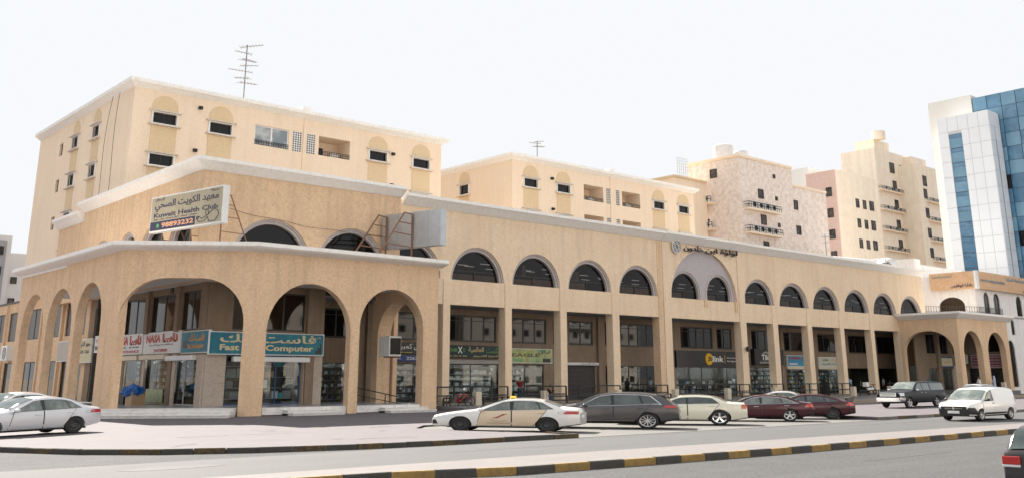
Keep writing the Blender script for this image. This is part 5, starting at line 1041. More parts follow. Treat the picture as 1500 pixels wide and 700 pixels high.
def glazing(c, spec, tint=None, frame=trim):
    """spec: list of (xb0,xb1,xt0,xt1) side windows sharing a belt"""
    fb = lambda x: interp(c.belt, x)+.03; ft = lambda x: smooth_interp(c.top, x)-.105
    x0 = spec[0][0]; x1 = spec[-1][1]; t0 = spec[0][2]; t1 = spec[-1][3]
    if frame is chrome: c.side('window_molding', x0-.09, x1+.10, t0-.06, t1+.06, lambda x: fb(x)-.035, lambda x: ft(x)+.03, chrome, off=.0025, nx=24, nz=6)
    c.side('window_trim', x0-.05, x1+.05, t0-.04, t1+.03, lambda x: fb(x)-.015, lambda x: ft(x)+.014, trim, off=.005, nx=24, nz=6)
    for a, b, t, u in spec: c.side('window', a, b, t, u, fb, ft, tint or cgla, off=.008, nx=8, nz=5)
glass_lit = nmat('car_glass_clear', (.10, .13, .12), .03, spec=.9, noise=[(2.2, .8, (.22, .24, .21)), (.9, .5, (.03, .035, .035))])
# ---- taxi
cw = paint('taxi_white', (.72, .71, .69)); cbeige = paint('taxi_beige', (.66, .53, .38))
def corolla(name, label, cat, pm, doorm, sx, rim='steel', handle=None, dl=None, lamp_dark=False):
    c = sedan(name, label, cat, pm, sx=sx)
    c.wheels(rim); glazing(c, [(1.62, 2.50, 2.28, 2.46), (2.60, 3.42, 2.60, 3.28), (3.47, 3.80, 3.33, 3.46)], tint=glass_lit)
    c.door(1.46, 2.53, 1.60, 2.53, .28, lambda x: interp(c.belt, x)+.0, doorm, 2.35, .80, handle, label=dl)
    c.door(2.57, 3.20, 2.57, 3.64, .28, lambda x: interp(c.belt, x)+.0, doorm, 3.45, .84, handle, label=dl)
    c.toppatch('windscreen', 1.50, 2.28, .93, cgla); c.toppatch('rear_window', 3.52, 4.02, .90, cgla, fr1=.95)
    c.side('headlight', .10, .72, .26, .86, .60, lambda x: interp([(0, .66), (1, .80)], x), lampwhite, off=.008); c.side('tail_light', 4.12, 4.58, 4.22, 4.60, .80, .93, lampred, off=.01); c.mirror(1.62, .93, pm)
    c.side('fog_vent', .02, .20, .02, .14, .34, .52, trim, off=.008); c.side('fuel_flap_gap', 3.98, 4.16, 3.98, 4.16, .80, .90, trim, off=.001); c.side('fuel_flap', 3.99, 4.15, 3.99, 4.15, .81, .89, pm, off=.006)
    c.endpatch('number_plate', -.26, .26, .62, .75, plate, front=False); c.endpatch('grille', -.6, .6, .40, .55, trim)
    c.side('sill', 1.35, 3.25, 1.35, 3.25, .2, .255, trim, off=.006)
    return c
c = corolla('taxi', 'white taxi saloon with beige doors and yellow roof light, nose behind the portico pavement', 'taxi', cw, cbeige, 1.53, dl='beige door')
m = MB(); m.box(-.10, .10, -.24, .24, 0, .10); ls = m.build('roof_light', flat('roof_light_yellow', (.80, .60, .03), .4), c.root, bevel=.03); p = c.tr(2.45, 0, 1.46); ls.location = (p[0], p[1], p[2])
y = c.yat(2.0, .62)+.012
m = MB(); m.add([c.tr(x, c.yat(x, z)+.010, z) for x, z in ((1.95, .58), (2.28, .78), (2.42, .80), (2.22, .68), (2.10, .60), (2.0, .64))], [(0, 1, 2, 3, 4, 5)]); m.build('door_emblem', flat('emblem_maroon', (.28, .02, .03)), c.root)
m = MB()
for z, x0, x1 in ((.53, 1.86, 2.45), (.505, 1.92, 2.38)):
    for i in range(12): a = x0+(x1-x0)*i/12; b = x0+(x1-x0)*(i+.8)/12; za = z-.05*math.sin(math.pi*i/12); m.add([c.tr(a, c.yat(a, za)+.010, za), c.tr(b, c.yat(b, za)+.010, za), c.tr(b, c.yat(b, za)+.010, za+.014), c.tr(a, c.yat(a, za)+.010, za+.014)], [(0, 1, 2, 3)])
for i in range(14): a = 1.8+.055*i; m.add([c.tr(a, c.yat(a, .38)+.010, .38), c.tr(a+.04, c.yat(a, .38)+.010, .38), c.tr(a+.04, c.yat(a, .41)+.010, .41), c.tr(a, c.yat(a, .41)+.010, .41)], [(0, 1, 2, 3)])
m.build('door_script', flat('script_grey', (.22, .16, .12)), c.root)
c.place((31.25, 33.0), 1, 1, 123.0)
# ---- silver saloon at the far left, second car behind it
silver = paint('silver_paint', (.62, .63, .66), metal=.35, rough=.3)
c = corolla('saloon_car', 'silver saloon car parked at the left edge, its front out of frame', 'car', silver, silver, 1.62); c.place((14.9, 46.2), 1, 1, 207, z=.06); c.root.scale = (1, 1, 1.07)
c = corolla('saloon_car', 'white saloon car mostly hidden behind the silver saloon at the left', 'car', cw, cw, 1.42, rim='alloy'); c.place((15.6, 52.2), 1, 1, 205, z=.06); c.root.scale.z = 1.15
# ---- grey crossover
greyp = paint('graphite_paint', (.085, .082, .085), metal=.5, rough=.28)
c = Car('crossover', 'dark grey crossover with chrome window trim parked behind the taxi', 'car', 4.83, 1.93, 1.68, [(0, .72), (.05, .86), (.35, .98), (1.15, 1.10), (1.35, 1.15), (1.9, 1.44), (2.3, 1.61), (2.8, 1.68), (3.4, 1.67), (3.95, 1.60), (4.30, 1.50), (4.55, 1.24), (4.72, 1.10), (4.83, .82)], [(0, .72), (1.3, 1.03), (3.0, 1.09), (4.1, 1.16), (4.83, 1.06)], [(0, .32), (.6, .26), (4.1, .27), (4.83, .42)], (.95, 3.80), .375, greyp, sx=1.47)
c.wheels('alloy', 10, rr=.70); glazing(c, [(1.62, 2.62, 2.22, 2.58), (2.72, 3.62, 2.70, 3.50), (3.68, 4.18, 3.58, 3.86)], frame=chrome)
c.door(1.5, 2.66, 1.62, 2.66, .36, lambda x: interp(c.belt, x), greyp, 2.45, .92); c.door(2.70, 3.36, 2.70, 3.95, .36, lambda x: interp(c.belt, x), greyp, 3.55, .95)
c.side('sill', 1.35, 3.40, 1.35, 3.40, .27, .34, trim); c.side('sill_strip', 1.4, 3.36, 1.4, 3.36, .375, .395, chrome, off=.014); c.toppatch('windscreen', 1.42, 2.22, .93, cgla); c.toppatch('rear_window', 4.28, 4.6, .9, cgla)
c.side('tail_light', 4.32, 4.76, 4.40, 4.72, .98, 1.10, lampred, off=.012); c.endpatch('tail_light', -.75, .75, .98, 1.06, lampred, front=False, off=-.07); c.mirror(1.75, 1.05, greyp); c.side('headlight', .12, .7, .2, .8, .80, .92, lampwhite); c.endpatch('number_plate', -.26, .26, .6, .72, plate, front=False)
m = MB(); m.add([c.tr(x, y, z) for x, y, z in ((4.1, -.62, 1.60), (4.1, .62, 1.60), (4.48, .58, 1.555), (4.48, -.58, 1.555), (4.1, -.62, 1.56), (4.1, .62, 1.56), (4.46, .58, 1.52), (4.46, -.58, 1.52))], [(0, 1, 2, 3), (7, 6, 5, 4), (2, 6, 7, 3), (1, 5, 6, 2), (0, 3, 7, 4)]); m.build('roof_spoiler', greyp, c.root)
c.place((37.0, 32.0), 1, 1, 126)
# ---- cream saloon (tall belt)
crp = paint('pearl_cream_paint', (.70, .68, .56))
c = Car('saloon_car', 'cream full size saloon with slim windows and five spoke rims', 'car', 5.0, 1.9, 1.49, [(0, .70), (.04, .88), (.35, .96), (1.5, 1.04), (1.72, 1.08), (2.3, 1.36), (2.65, 1.47), (3.1, 1.49), (3.6, 1.46), (3.95, 1.36), (4.3, 1.17), (4.5, 1.13), (4.9, 1.10), (5.0, .90)], [(0, .8), (1.6, 1.02), (4.2, 1.08), (5, 1.02)], [(0, .26), (.5, .22), (4.4, .22), (5, .34)], (.95, 3.98), .375, crp, sx=1.40, roofw=.76)
c.wheels('chrome', 5, rr=.68); glazing(c, [(1.95, 2.78, 2.42, 2.76), (2.86, 3.95, 2.86, 3.72)]); c.door(1.75, 2.80, 1.85, 2.80, .30, lambda x: interp(c.belt, x), crp, 2.6, .92, chrome); c.door(2.84, 3.50, 2.84, 4.0, .30, lambda x: interp(c.belt, x), crp, 3.72, .95, chrome)
c.toppatch('windscreen', 1.8, 2.45, .93, cgla); c.toppatch('rear_window', 3.78, 4.28, .90, cgla); c.side('tail_light', 4.78, 4.97, 4.80, 4.96, .82, 1.04, flat('tail_lamp_amber_red', (.45, .07, .02), .15, coat=1.), off=.014); c.endpatch('tail_light', .55, .80, .82, 1.04, lampred, front=False); c.endpatch('tail_light', -.80, -.55, .82, 1.04, lampred, front=False)
c.mirror(2.0, 1.0, crp); c.endpatch('number_plate', -.26, .26, .72, .84, plate, front=False); c.place((42.55, 31.9), 1, 1, 128)
# ---- maroon saloons
mar = paint('maroon_paint', (.055, .010, .018), metal=.3)
def civic(label, tinted, rim, spokes, spoiler, contact, sx, head):
    c = Car('fastback_car', label, 'car', 4.64, 1.8, 1.42, [(0, .58), (.05, .70), (.35, .80), (1.1, .93), (1.3, .98), (1.9, 1.27), (2.3, 1.39), (2.65, 1.42), (3.1, 1.39), (3.6, 1.27), (4.05, 1.10), (4.3, 1.035), (4.52, 1.02), (4.64, .82)], [(0, .62), (1.3, .88), (3.0, .95), (4.2, 1.0), (4.64, .94)], [(0, .22), (.5, .19), (4.0, .2), (4.64, .34)], (.9, 3.6), .335, mar, sx=sx)
    c.wheels(rim, spokes, rr=.68); glazing(c, [(1.5, 2.42, 2.12, 2.38), (2.50, 3.30, 2.50, 3.22), (3.36, 3.92, 3.28, 3.42)], tint=cgla if tinted else glass_lit, frame=trim if tinted else chrome)
    c.door(1.38, 2.45, 1.5, 2.45, .27, lambda x: interp(c.belt, x), mar, 2.25, .80, chrome if not tinted else None); c.door(2.49, 3.20, 2.49, 3.75, .27, lambda x: interp(c.belt, x), mar, 3.5, .85, chrome if not tinted else None)
    c.toppatch('windscreen', 1.36, 2.12, .93, cgla); c.toppatch('rear_window', 3.35, 4.05, .88, cgla); c.side('tail_light', 4.20, 4.60, 4.34, 4.58, .78, .97, lampred, off=.012); c.side('bumper_insert', 4.38, 4.62, 4.4, 4.6, .38, .52, trim); c.mirror(1.55, .92, mar); c.side('sill', 1.3, 3.2, 1.3, 3.2, .19, .25, trim)
    if spoiler:
        m = MB()
        m.add([c.tr(x, y, z) for x, y, z in ((4.38, -.68, 1.24), (4.38, .68, 1.24), (4.66, .68, 1.30), (4.66, -.68, 1.30), (4.38, -.68, 1.21), (4.38, .68, 1.21), (4.66, .68, 1.26), (4.66, -.68, 1.26))], [(0, 1, 2, 3), (7, 6, 5, 4), (0, 3, 7, 4), (1, 5, 6, 2), (0, 4, 5, 1), (2, 6, 7, 3)])
        for y in (-.66, .66): m.add([c.tr(*q) for q in ((4.36, y-.02, 1.0), (4.58, y-.02, 1.0), (4.66, y-.02, 1.3), (4.42, y-.02, 1.25), (4.36, y+.02, 1.0), (4.58, y+.02, 1.0), (4.66, y+.02, 1.3), (4.42, y+.02, 1.25))], [(0, 1, 2, 3), (7, 6, 5, 4), (0, 4, 5, 1), (1, 5, 6, 2), (2, 6, 7, 3), (3, 7, 4, 0)])
        m.build('rear_wing', flat('wing_dark', (.03, .03, .035), .25, coat=1.), c.root)
    c.place(contact, 1, 1, head); return c
civic('maroon fastback saloon with chrome door handles and silver star rims', False, 'alloy', 5, False, (49.0, 31.9), 1.34, 129)
civic('maroon fastback saloon with a raised black rear wing and dark rims', True, 'steel', 5, True, (53.5, 31.9), 1.28, 129)
c = corolla('saloon_car', 'white car partly hidden behind the maroon car with the rear wing', 'car', cw, cw, 1.25, rim='alloy'); c.place((60.6, 38.8), 1, 1, 120)
# ---- pickup with cap
navy = flat('dark_navy_paint', (.005, .006, .010), .35, spec=.12, coat=.08)
c = Car('pickup_truck', 'dark navy pickup truck with chrome grille and covered bed', 'truck', 5.9, 2.0, 1.93, [(0, .95), (.04, 1.10), (.3, 1.20), (1.3, 1.27), (1.55, 1.32), (2.1, 1.72), (2.4, 1.88), (2.8, 1.93), (4.2, 1.93), (5.6, 1.91), (5.82, 1.86), (5.9, 1.2)], [(0, .98), (1.6, 1.24), (5.9, 1.28)], [(0, .42), (.6, .38), (5.0, .40), (5.9, .5)], (1.0, 4.6), .40, navy, sx=1.62, roofw=.80, nose=.9, tail=.95)
c.wheels('chrome', 5, rr=.66); glazing(c, [(1.85, 2.80, 2.35, 2.78), (2.90, 3.75, 2.90, 3.75), (3.92, 5.75, 3.92, 5.72)]); c.door(1.65, 2.84, 1.75, 2.84, .50, lambda x: interp(c.belt, x), navy, 2.6, 1.1, chrome); c.door(2.88, 3.8, 2.88, 3.8, .50, lambda x: interp(c.belt, x), navy, 3.1, 1.1, chrome)
c.toppatch('windscreen', 1.62, 2.36, .93, glass_lit); c.side('headlight', .02, .42, .06, .46, .90, 1.12, lampwhite, off=.014); c.side('bumper', -.0, .48, .0, .48, .46, .78, chrome, off=.03, th=.05); c.endpatch('bumper', -.88, .88, .48, .78, chrome, off=.08, th=.12); c.endpatch('grille', -.62, .62, .86, 1.14, chrome, off=.03)
m = MB()
for z in (.92, .98, 1.04, 1.10): a = c.tr(-.05, 0, 0)[0]; m.box(a-.01, a+.02, -.56, .56, z-.018, z+.012)
m.build('grille_slats', trim, c.root); c.mirror(1.9, 1.26, chrome); c.place((73.4, 37.2), 0, 1, 186, z=KT)
# ---- white van
vw = paint('van_white', (.74, .74, .73))
c = Car('panel_van', 'small white panel van with black bumper driving along the far lane', 'van', 4.36, 1.78, 1.82, [(0, .78), (.06, .90), (.3, 1.0), (.85, 1.10), (1.0, 1.14), (1.5, 1.52), (1.75, 1.68), (2.1, 1.78), (2.6, 1.82), (3.4, 1.82), (4.0, 1.78), (4.22, 1.70), (4.30, 1.4), (4.36, .9)], [(0, .84), (1.0, 1.05), (4.36, 1.12)], [(0, .28), (.5, .26), (3.9, .28), (4.36, .36)], (.83, 3.63), .33, vw, sx=1.40, sy=1.2, roofw=.86, nose=.78, tail=.93)
c.wheels('alloy', 7, rr=.6); glazing(c, [(1.25, 2.05, 1.62, 2.03)]); c.door(1.0, 2.12, 1.05, 2.12, .42, lambda x: interp(c.belt, x), vw, 1.95, .95, trim)
c.side('load_panel', 2.25, 4.15, 2.25, 4.1, 1.15, 1.62, vw, off=.008); c.side('side_strip', 1.15, 3.2, 1.15, 3.2, .36, .46, trim, off=.015); c.side('bumper', .0, .66, .0, .30, .30, .74, trim, off=.016); c.endpatch('bumper', -.69, .69, .28, .66, trim, off=.012, th=.05); c.side('headlight', .03, .50, .10, .60, .72, .88, lampwhite, off=.014)
c.toppatch('windscreen', .98, 1.70, .94, glass_lit); c.endpatch('grille', -.60, .60, .66, .80, trim, off=.012); m = MB(); a = c.tr(-.015, 0, 0)[0]; m.box(a-.0, a+.02, -.5, .5, .665, .68); m.box(a, a+.02, -.5, .5, .70, .712); m.build('grille_bar', chrome, c.root)
m = MB(); m.add([(a+.03, y_, z_) for y_, z_ in ((0, .60), (.085, .70), (0, .80), (-.085, .70))]+[(a, y_, z_) for y_, z_ in ((0, .60), (.085, .70), (0, .80), (-.085, .70))], [(0, 1, 2, 3), (0, 4, 5, 1), (1, 5, 6, 2), (2, 6, 7, 3), (3, 7, 4, 0)]); m.build('badge', chrome, c.root)
c.endpatch('number_plate', -.27, .27, .42, .56, plate, off=.06); c.mirror(1.3, 1.1, trim); c.side('tail_light', 4.18, 4.34, 4.2, 4.33, .95, 1.3, lampred); c.place((57.2, 24.85), 0, 1, 180)
# ---- silver suv behind the van
c = Car('estate_car', 'silver estate car entering at the right edge behind the white van', 'car', 4.8, 1.85, 1.7, [(0, .75), (.05, .9), (.4, 1.0), (1.2, 1.12), (1.4, 1.18), (2.0, 1.52), (2.5, 1.68), (3.2, 1.70), (4.3, 1.65), (4.65, 1.5), (4.75, 1.1), (4.8, .8)], [(0, .8), (1.4, 1.08), (4.8, 1.12)], [(0, .3), (4.8, .35)], (.95, 3.8), .36, silver, sx=1.25)
c.wheels('alloy', 5); glazing(c, [(1.8, 2.6, 2.2, 2.58), (2.68, 3.5, 2.68, 3.5), (3.58, 4.4, 3.58, 4.3)]); c.toppatch('windscreen', 1.5, 2.2, .93, cgla); c.door(1.5, 2.62, 1.6, 2.62, .36, lambda x: interp(c.belt, x), silver, 2.4, .95); c.place((83.5, 36.5), 0, 1, 182, z=KT)
# ---- dark estate in the near lane (rear corner in view)
dk = paint('black_cherry_paint', (.014, .010, .012), metal=.2)
c = Car('estate_car', 'black estate car cut off by the right edge with large red tail lamp', 'car', 4.6, 1.82, 1.55, [(0, .62), (.05, .75), (.4, .85), (1.1, .97), (1.3, 1.02), (1.9, 1.35), (2.4, 1.52), (3.0, 1.55), (3.9, 1.50), (4.2, 1.42), (4.42, 1.10), (4.55, .98), (4.6, .70)], [(0, .66), (1.3, .92), (4.6, .99)], [(0, .25), (4.2, .24), (4.6, .36)], (.9, 3.6), .34, dk, sx=1.2)
c.wheels('alloy', 5); glazing(c, [(1.5, 2.4, 2.0, 2.38), (2.48, 3.3, 2.48, 3.28), (3.38, 4.15, 3.38, 4.0)]); c.toppatch('windscreen', 1.35, 2.0, .93, cgla); c.toppatch('rear_window', 4.22, 4.46, .9, cgla)
c.side('tail_light', 4.15, 4.58, 4.22, 4.56, .80, .95, lampred, off=.02, nx=6); c.side('reverse_light', 4.20, 4.58, 4.18, 4.58, .755, .80, lampwhite, off=.02); c.endpatch('tail_light', .48, .80, .80, .95, lampred, front=False, off=.01, th=.08); c.endpatch('tail_light', -.80, -.48, .80, .95, lampred, front=False, off=.01, th=.08); c.endpatch('reverse_light', .48, .80, .755, .80, lampwhite, front=False, off=.012, th=.08)
c.endpatch('number_plate', -.27, .27, .62, .74, plate, front=False); c.mirror(1.6, .95, trim); c.door(1.4, 2.42, 1.5, 2.42, .32, lambda x: interp(c.belt, x), dk, 2.2, .85); c.door(2.46, 3.2, 2.46, 3.6, .32, lambda x: interp(c.belt, x), dk, 3.3, .87)
c.root.rotation_euler.z = R_(3); c.root.location = (22.6, 7.65, 0)

# ------------------------------------------------------------------ bicycle and people
t = empty('bicycle', (48.9, 61.3, .2), 'red bicycle leaning by the low railing beyond the taxi bonnet', 'bicycle'); bred = paint('bicycle_red', (.42, .02, .02))
for x in (-.78, .78):
    m = MB(); m.lathe([(.40, -.025), (.44, -.025), (.455, 0), (.44, .025), (.40, .025), (.40, -.025)], (x, 0, .45), 'y', 24, 1.25); w = m.build('wheel', tyre_m, t)
    m = MB()
    for k in range(12): a = k*math.pi/6; m.bar((x, 0, .45), (x+.5*math.cos(a), 0, .45+.40*math.sin(a)), .008, 3)
    m.build('spokes', shelfm, w)
m = MB()
for a, b in (((-.78, .45), (-.25, .42)), ((-.25, .42), (-.38, .95)), ((-.78, .45), (-.36, .88)), ((-.25, .42), (.48, .88)), ((-.37, .88), (.46, .98)), ((.46, .98), (.78, .45))): m.bar((a[0], 0, a[1]), (b[0], 0, b[1]), .032, 6)
m.build('frame', bred, t); MB().box(-.56, -.24, -.08, .08, .98, 1.04).build('saddle', black, t, bevel=.02); m = MB(); m.bar((.46, 0, .98), (.42, 0, 1.14), .02); m.bar((.42, -.3, 1.16), (.42, .3, 1.16), .02); m.build('handlebar', black, t)
skin1 = flat('skin_brown', (.26, .14, .085), .6); hairm = flat('hair_black', (.012, .010, .010), .7); whitec = flat('cloth_white', (.74, .74, .73), .9); bluec = flat('cloth_pale_blue', (.42, .46, .56), .9); blackc = flat('cloth_black', (.008, .008, .009), .9); redc = flat('cloth_maroon', (.17, .015, .02), .9); jean = flat('cloth_denim', (.05, .07, .12), .9); shirtb = flat('cloth_light_blue', (.24, .33, .46), .9)
def skinned(name, verts, edges, rad, mat, parent, sub=1, root=0):
    me = bpy.data.meshes.new(name); me.from_pydata(verts, edges, []); o = bpy.data.objects.new(name, me); C.objects.link(o); o.parent = parent
    b = bmesh.new(); b.from_mesh(me); ly = b.verts.layers.skin.verify(); b.verts.ensure_lookup_table()
    for i, r in enumerate(rad): b.verts[i][ly].radius = (r, r) if not isinstance(r, tuple) else r
    b.verts[root][ly].use_root = True; b.to_mesh(me); b.free()
    md = o.modifiers.new('skin', 'SKIN'); md.use_smooth_shade = True
    sb_ = o.modifiers.new('sub', 'SUBSURF'); sb_.levels = sub; sb_.render_levels = sub
    dg = bpy.context.evaluated_depsgraph_get(); m2 = bpy.data.meshes.new_from_object(o.evaluated_get(dg)); o.modifiers.clear(); o.data = m2; m2.materials.clear(); m2.materials.append(mat); m2.shade_smooth(); return o
def person(loc, h, face, label, top, legs, kind='clothes', armL=(0, 0), armR=(0, 0), stride=.12, head='hair', z=None):
    t = empty('person', loc, label, 'person', rz=R_(face)); k = h/1.75      # faces local +x
    def arm(sd, a):
        fw, bend = a; sh = Vector((0, sd*.20, 1.43)); el = sh+Vector((math.sin(fw)*.28, sd*.05, -math.cos(fw)*.28)); w2 = fw+bend; wr = el+Vector((math.sin(w2)*.25, 0, -math.cos(w2)*.25)); return sh, el, wr, Vector((math.sin(w2), 0, -math.cos(w2)))
    V = [(0, 0, .95), (0, 0, 1.15), (0, 0, 1.38), (0, 0, 1.48), (.01, 0, 1.58)]; E_ = [(0, 1), (1, 2), (2, 3), (3, 4)]; Rr = [(.13, .16), (.12, .15), (.12, .17), .055, .052]
    legj = []
    for sd in (-1, 1):
        i = len(V); f = stride*sd; V += [(.0, sd*.09, .88), (.5*f, sd*.10, .49), (f, sd*.10, .09), (f+.15, sd*.10, .03)]; E_ += [(0, i), (i, i+1), (i+1, i+2), (i+2, i+3)]; Rr += [.09, .055, .04, .04]
    for sd, a in ((-1, armR), (1, armL)):
        sh, el, wr, dr = arm(sd, a); i = len(V); hd = wr+dr*.07; V += [tuple(sh), tuple(el), tuple(wr), tuple(hd)]; E_ += [(2, i), (i, i+1), (i+1, i+2), (i+2, i+3)]; Rr += [.055, .04, .027, (.032, .02)]
        for q, (oy, ln) in enumerate(((-.03, .07), (-.01, .082), (.012, .078), (.03, .06))):
            j = len(V); a1 = hd+dr*.02+Vector((0, oy, 0)); a2 = a1+dr*ln*.6; a3 = a2+dr*ln*.4+Vector((.015, 0, 0)); V += [tuple(a1), tuple(a2), tuple(a3)]; E_ += [(i+3, j), (j, j+1), (j+1, j+2)]; Rr += [.010, .009, .007]
        j = len(V); a1 = wr+dr*.03+Vector((.035, 0, 0)); a2 = a1+dr*.05+Vector((.02, 0, 0)); V += [tuple(a1), tuple(a2)]; E_ += [(i+2, j), (j, j+1)]; Rr += [.011, .009]
    sc = lambda P: [tuple(Vector(p)*k) for p in P]
    skinned('body', sc(V), E_, [r*k if not isinstance(r, tuple) else (r[0]*k, r[1]*k) for r in Rr], skin1, t)
    b = bmesh.new(); bmesh.ops.create_uvsphere(b, u_segments=16, v_segments=12, radius=1)      # head with brow, nose and chin
    for v in b.verts:
        x, y, zz = v.co; v.co = Vector((x*.098+(.028 if x > .85 and abs(y) < .3 and -.35 < zz < .1 else 0)-(.012 if zz < -.5 and x < 0 else 0), y*.076*(1-.18*max(0, -zz)), zz*.118))
    for sd in (-1, 1):
        g = bmesh.ops.create_icosphere(b, subdivisions=1, radius=.018)['verts']
        for v in g: v.co = Vector((v.co.x*.8-.005, v.co.y*.5+sd*.078, v.co.z*1.4-.01))
    me = bpy.data.meshes.new('head'); b.to_mesh(me); b.free(); me.materials.append(skin1); me.shade_smooth(); o = bpy.data.objects.new('head', me); C.objects.link(o); o.parent = t; o.location = Vector((.02, 0, 1.655))*k; o.scale = (k,)*3
    m = MB()
    for sd in (-1, 1): m.box(.085, .099, sd*.032-.011, sd*.032+.011, .012, .024)
    m.box(.082, .094, -.02, .02, -.062, -.054); e = m.build('face', hairm, o)
    if head == 'hair':
        m = MB(); m.lathe([(0, .128), (.05, .118), (.085, .08), (.094, .03), (.088, -.02), (.07, -.05), (.0, -.05)], (-.018, 0, 0), n=14); m.v = [(a*1.0, b2*.86, c2) for a, b2, c2 in m.v]; m.build('hair', hairm, o, smooth=60)
    elif head in ('scarf', 'ghutra'):
        m = MB(); m.lathe([(0, .135), (.07, .12), (.105, .06), (.115, -.02), (.13, -.12), (.19, -.25), (.17, -.27), (0, -.2)], (-.035, 0, 0), n=16); m.v = [(a if a < .07 else .07+(a-.07)*.15, b2, c2) for a, b2, c2 in m.v]; m.build('headscarf', blackc if head == 'scarf' else top, o, smooth=60)
    if kind == 'clothes':
        VV = V[:4]; EE = [(0, 1), (1, 2), (2, 3)]; RR = [(.145, .18), (.14, .175), (.14, .20), .07]
        for sd, a in ((-1, armR), (1, armL)): sh, el, wr, dr = arm(sd, a); i = len(VV); mid = sh.lerp(el, .7); VV = VV+[tuple(sh), tuple(mid)]; EE += [(2, i), (i, i+1)]; RR += [.078, .066]
        skinned('shirt', sc(VV), EE, [r*k if not isinstance(r, tuple) else (r[0]*k, r[1]*k) for r in RR], top, t)
        VV = [V[0]]; EE = []; RR = [(.14, .17)]
        for n_, i in enumerate((5, 9)): j = len(VV); VV += [V[i], V[i+1], V[i+2]]; EE += [(0, j), (j, j+1), (j+1, j+2)]; RR += [.105, .075, .058]
        skinned('trousers', sc(VV), EE, [r*k if not isinstance(r, tuple) else (r[0]*k, r[1]*k) for r in RR], legs, t)
    else:
        m = MB(); wd = 1.45 if kind == 'abaya' else 1.0
        m.lathe([(.0, 1.50), (.09, 1.49), (.20, 1.42), (.235*(.9+.1*wd), 1.25), (.21*wd, 1.0), (.24*wd, .7), (.27*wd, .35), (.30*wd, .06), (.27*wd, .05)], n=22)
        m.v = [(a*.72+.02*math.sin(5*math.atan2(b2, a))*(1.5-c2), b2*(1+.05*math.sin(7*math.atan2(b2, a))*(1.5-c2)), c2) for a, b2, c2 in m.v]; m.v = [tuple(Vector(p)*k) for p in m.v]; m.build('robe', top, t, smooth=60)
        VV = []; EE = []; RR = []
        for sd, a in ((-1, armR), (1, armL)): sh, el, wr, dr = arm(sd, a); i = len(VV); VV += [tuple(sh+Vector((0, -sd*.05, -.02))), tuple(el), tuple(wr-dr*.02)]; EE += [(i, i+1), (i+1, i+2)]; RR += [.09, .075, .06 if kind != 'abaya' else .09]
        for n_ in (0, 1): skinned('sleeve', sc(VV[n_*3:n_*3+3]), [(0, 1), (1, 2)], [r*k for r in RR[n_*3:n_*3+3]], top, t)
    return t
person((56.5, 59.2, .05), 1.78, 20, 'man in a black t-shirt and cap walking behind the taxi roof', blackc, jean, armL=(-.5, .3), armR=(.5, .3), stride=.2)
person((61.6, 68.6, FL), 2.1, 60, 'man in a maroon shirt holding a phone by the pale green sign shop', redc, jean, armL=(.4, 2.2), armR=(.9, 1.6), stride=.04)
person((80.4, 69.0, FL), 2.05, 100, 'man in a light blue shirt standing at the dark gateway', shirtb, jean, stride=.05)
person((100.9, 60.8, .26), 2.2, -15, 'woman in a black abaya walking with a white paper in hand', blackc, blackc, kind='abaya', head='scarf', armR=(.5, .9), armL=(.4, .8))
t = empty('paper', (101.35, 60.35, 1.25), 'white paper held by the woman in the black abaya', 'paper', rz=R_(20)); MB().box(-.11, .11, -.012, .012, 0, .50).build('sheet', whitec, t)
person((118.0, 67.5, FL), 2.1, 80, 'man in a pale blue shirt in the dark bay behind the stairs', shirtb, jean, stride=.05)
person((126.6, 67.5, FL), 2.05, 95, 'man in a grey blue shirt seen from behind left of the right portico', flat('cloth_grey_blue', (.16, .18, .25), .9), blackc, stride=.04)
person((131.9, 57.0, .6), 1.85, 150, 'man in a white robe standing in the first narrow arch of the right portico', whitec, whitec, kind='thobe', armL=(.3, .5), armR=(.2, .4))
person((137.2, 57.3, .6), 1.95, 95, 'man in a pale blue robe and headcloth in the last arch of the right portico', bluec, bluec, kind='thobe', head='ghutra', armL=(.2, .3), armR=(.2, .3))
person((131.6, 63.6, .6), 1.8, 200, 'man in a teal shirt standing in the shade behind the pickup roof', flat('cloth_teal', (.02, .16, .18), .9), jean, stride=.03)
# parked motorbikes in the dark bay
t = empty('motorcycle', (116.8, 64.0, .3), 'small pale delivery motorcycle parked behind the stairs bollard', 'motorcycle')
for x in (-.85, .85): m = MB(); m.lathe([(.24, -.06), (.36, -.06), (.4, 0), (.36, .06), (.24, .06), (.24, -.06)], (x, 0, .4), 'y', 20, 1.2); m.build('wheel', tyre_m, t)
m = MB(); m.prism([(-1.0, -.14), (.5, -.16), (.5, .16), (-1.0, .14)], .55, .85); m.build('engine_cowl', whitep, t, bevel=.05); MB().box(-.9, .1, -.16, .16, .88, 1.02).build('saddle', black, t, bevel=.05); m = MB(); m.bar((.9, 0, .4), (.55, 0, 1.2), .05); m.bar((.55, -.4, 1.22), (.55, .4, 1.22), .03); m.build('handlebar', black, t); MB().box(-1.5, -.85, -.28, .28, .95, 1.5).build('top_box', whitep, t, bevel=.04)

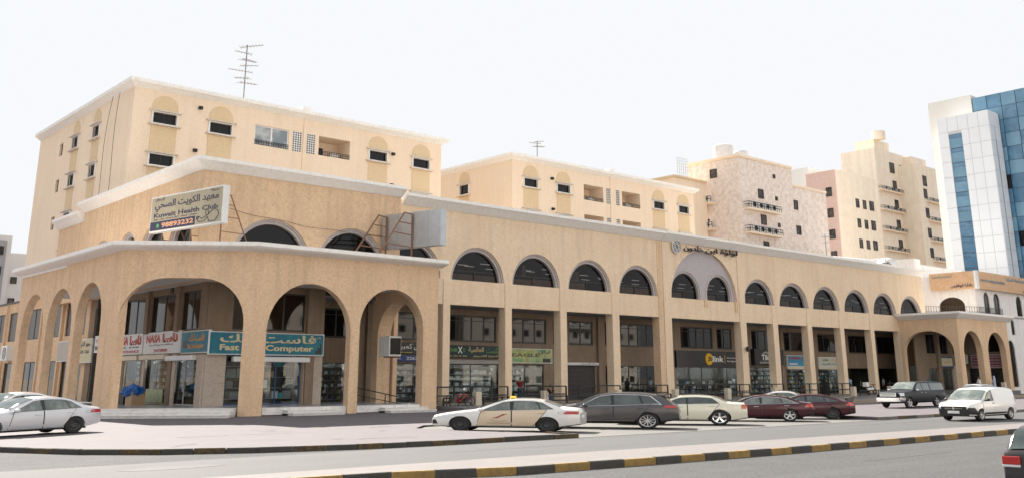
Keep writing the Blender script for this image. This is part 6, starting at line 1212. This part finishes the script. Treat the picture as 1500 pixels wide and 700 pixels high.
# loose cables down the left block and stains on the carriageway
t = empty('wall_cable', (28.2, 84, 27), 'thin black cables hanging down the side wall of the left block', 'cable')
for y0, y1, z1, off in ((84.6, 85.2, 17.4, .0), (86.3, 87.6, 17.5, .1)):
    m = MB(); pr = None
    for k in range(15):
        f = k/14; q = Vector((-.06-off*math.sin(f*3.1), (y0+(y1-y0)*f+.25*math.sin(f*5))-84, (27.0+(z1-27.0)*f)-27))
        if pr is not None: m.bar(pr, q, .022, 4)
        pr = q
    m.build('cable', black, t)
patchm = nmat('tar_patch', (.045, .045, .047), .85, noise=[(4, .6, (.07, .07, .072)), (20, .4, (.1, .1, .1))]); 
for i, (x, y, w, d) in enumerate(((11.5, 27.3, 3.2, 1.1), (30.5, 15.6, 5.5, .10), (46, 14.2, 9, .08), (24, 26.6, 6, .07), (52, 27.1, 9, .08))):
    P = []; 
    for k in range(14): a = k*math.pi/7; r = random.uniform(.8, 1.1); P.append((x+w*.5*math.cos(a)*r, y+d*.5*math.sin(a)*r))
    tag(MB().prism(P, .001, .006).build('tar_patch', patchm), kind='structure')
oil = nmat('oil_stain', (.07, .066, .06), .6, noise=[(3, .8, (.11, .105, .10))])
for x, y in ((34.0, 34.8), (40.2, 35.0), (46.5, 34.5), (52.0, 33.0), (38.5, 31.0)):
    P = []
    for k in range(12): a = k*math.pi/6; r = random.uniform(.35, .75); P.append((x+r*math.cos(a)*1.3, y+r*math.sin(a)))
    tag(MB().prism(P, .003, .0125).build('oil_stain', oil), kind='structure')


# sagging cable along the corner wall, cracks in the old paving
t = empty('facade_cable', (31, 65.1, 14.2), 'thin brown cable sagging across the upper corner wall above the arches', 'cable'); m = MB(); pr = None
for k in range(24):
    f = k/23; q = Vector((-2.6+16.5*f, -.02, .25-1.0*f-.35*math.sin(f*math.pi)+.06*math.sin(f*22)))
    if pr is not None: m.bar(pr, q, .018, 4)
    pr = q
m.build('cable', flat('cable_brown', (.12, .08, .05), .8), t)
crk = flat('crack_dark', (.035, .03, .03), .95)
for i in range(16):
    x = random.uniform(12, 34); y = random.uniform(33, 44); a = random.uniform(-.5, .5); m = MB()
    for k in range(random.randint(2, 6)):
        a += random.uniform(-.7, .7); x2 = x+math.cos(a)*random.uniform(.2, .6); y2 = y+math.sin(a)*random.uniform(.2, .5); w = random.uniform(.02, .06); zf = lambda yy: KT-(yy-29.5)*.0045+.005
        m.add([(x, y-w, zf(y)), (x2, y2-w, zf(y2)), (x2, y2+w, zf(y2)), (x, y+w, zf(y))], [(0, 1, 2, 3)]); x, y = x2, y2
    tag(m.build('paving_crack', crk, ped), kind='structure')
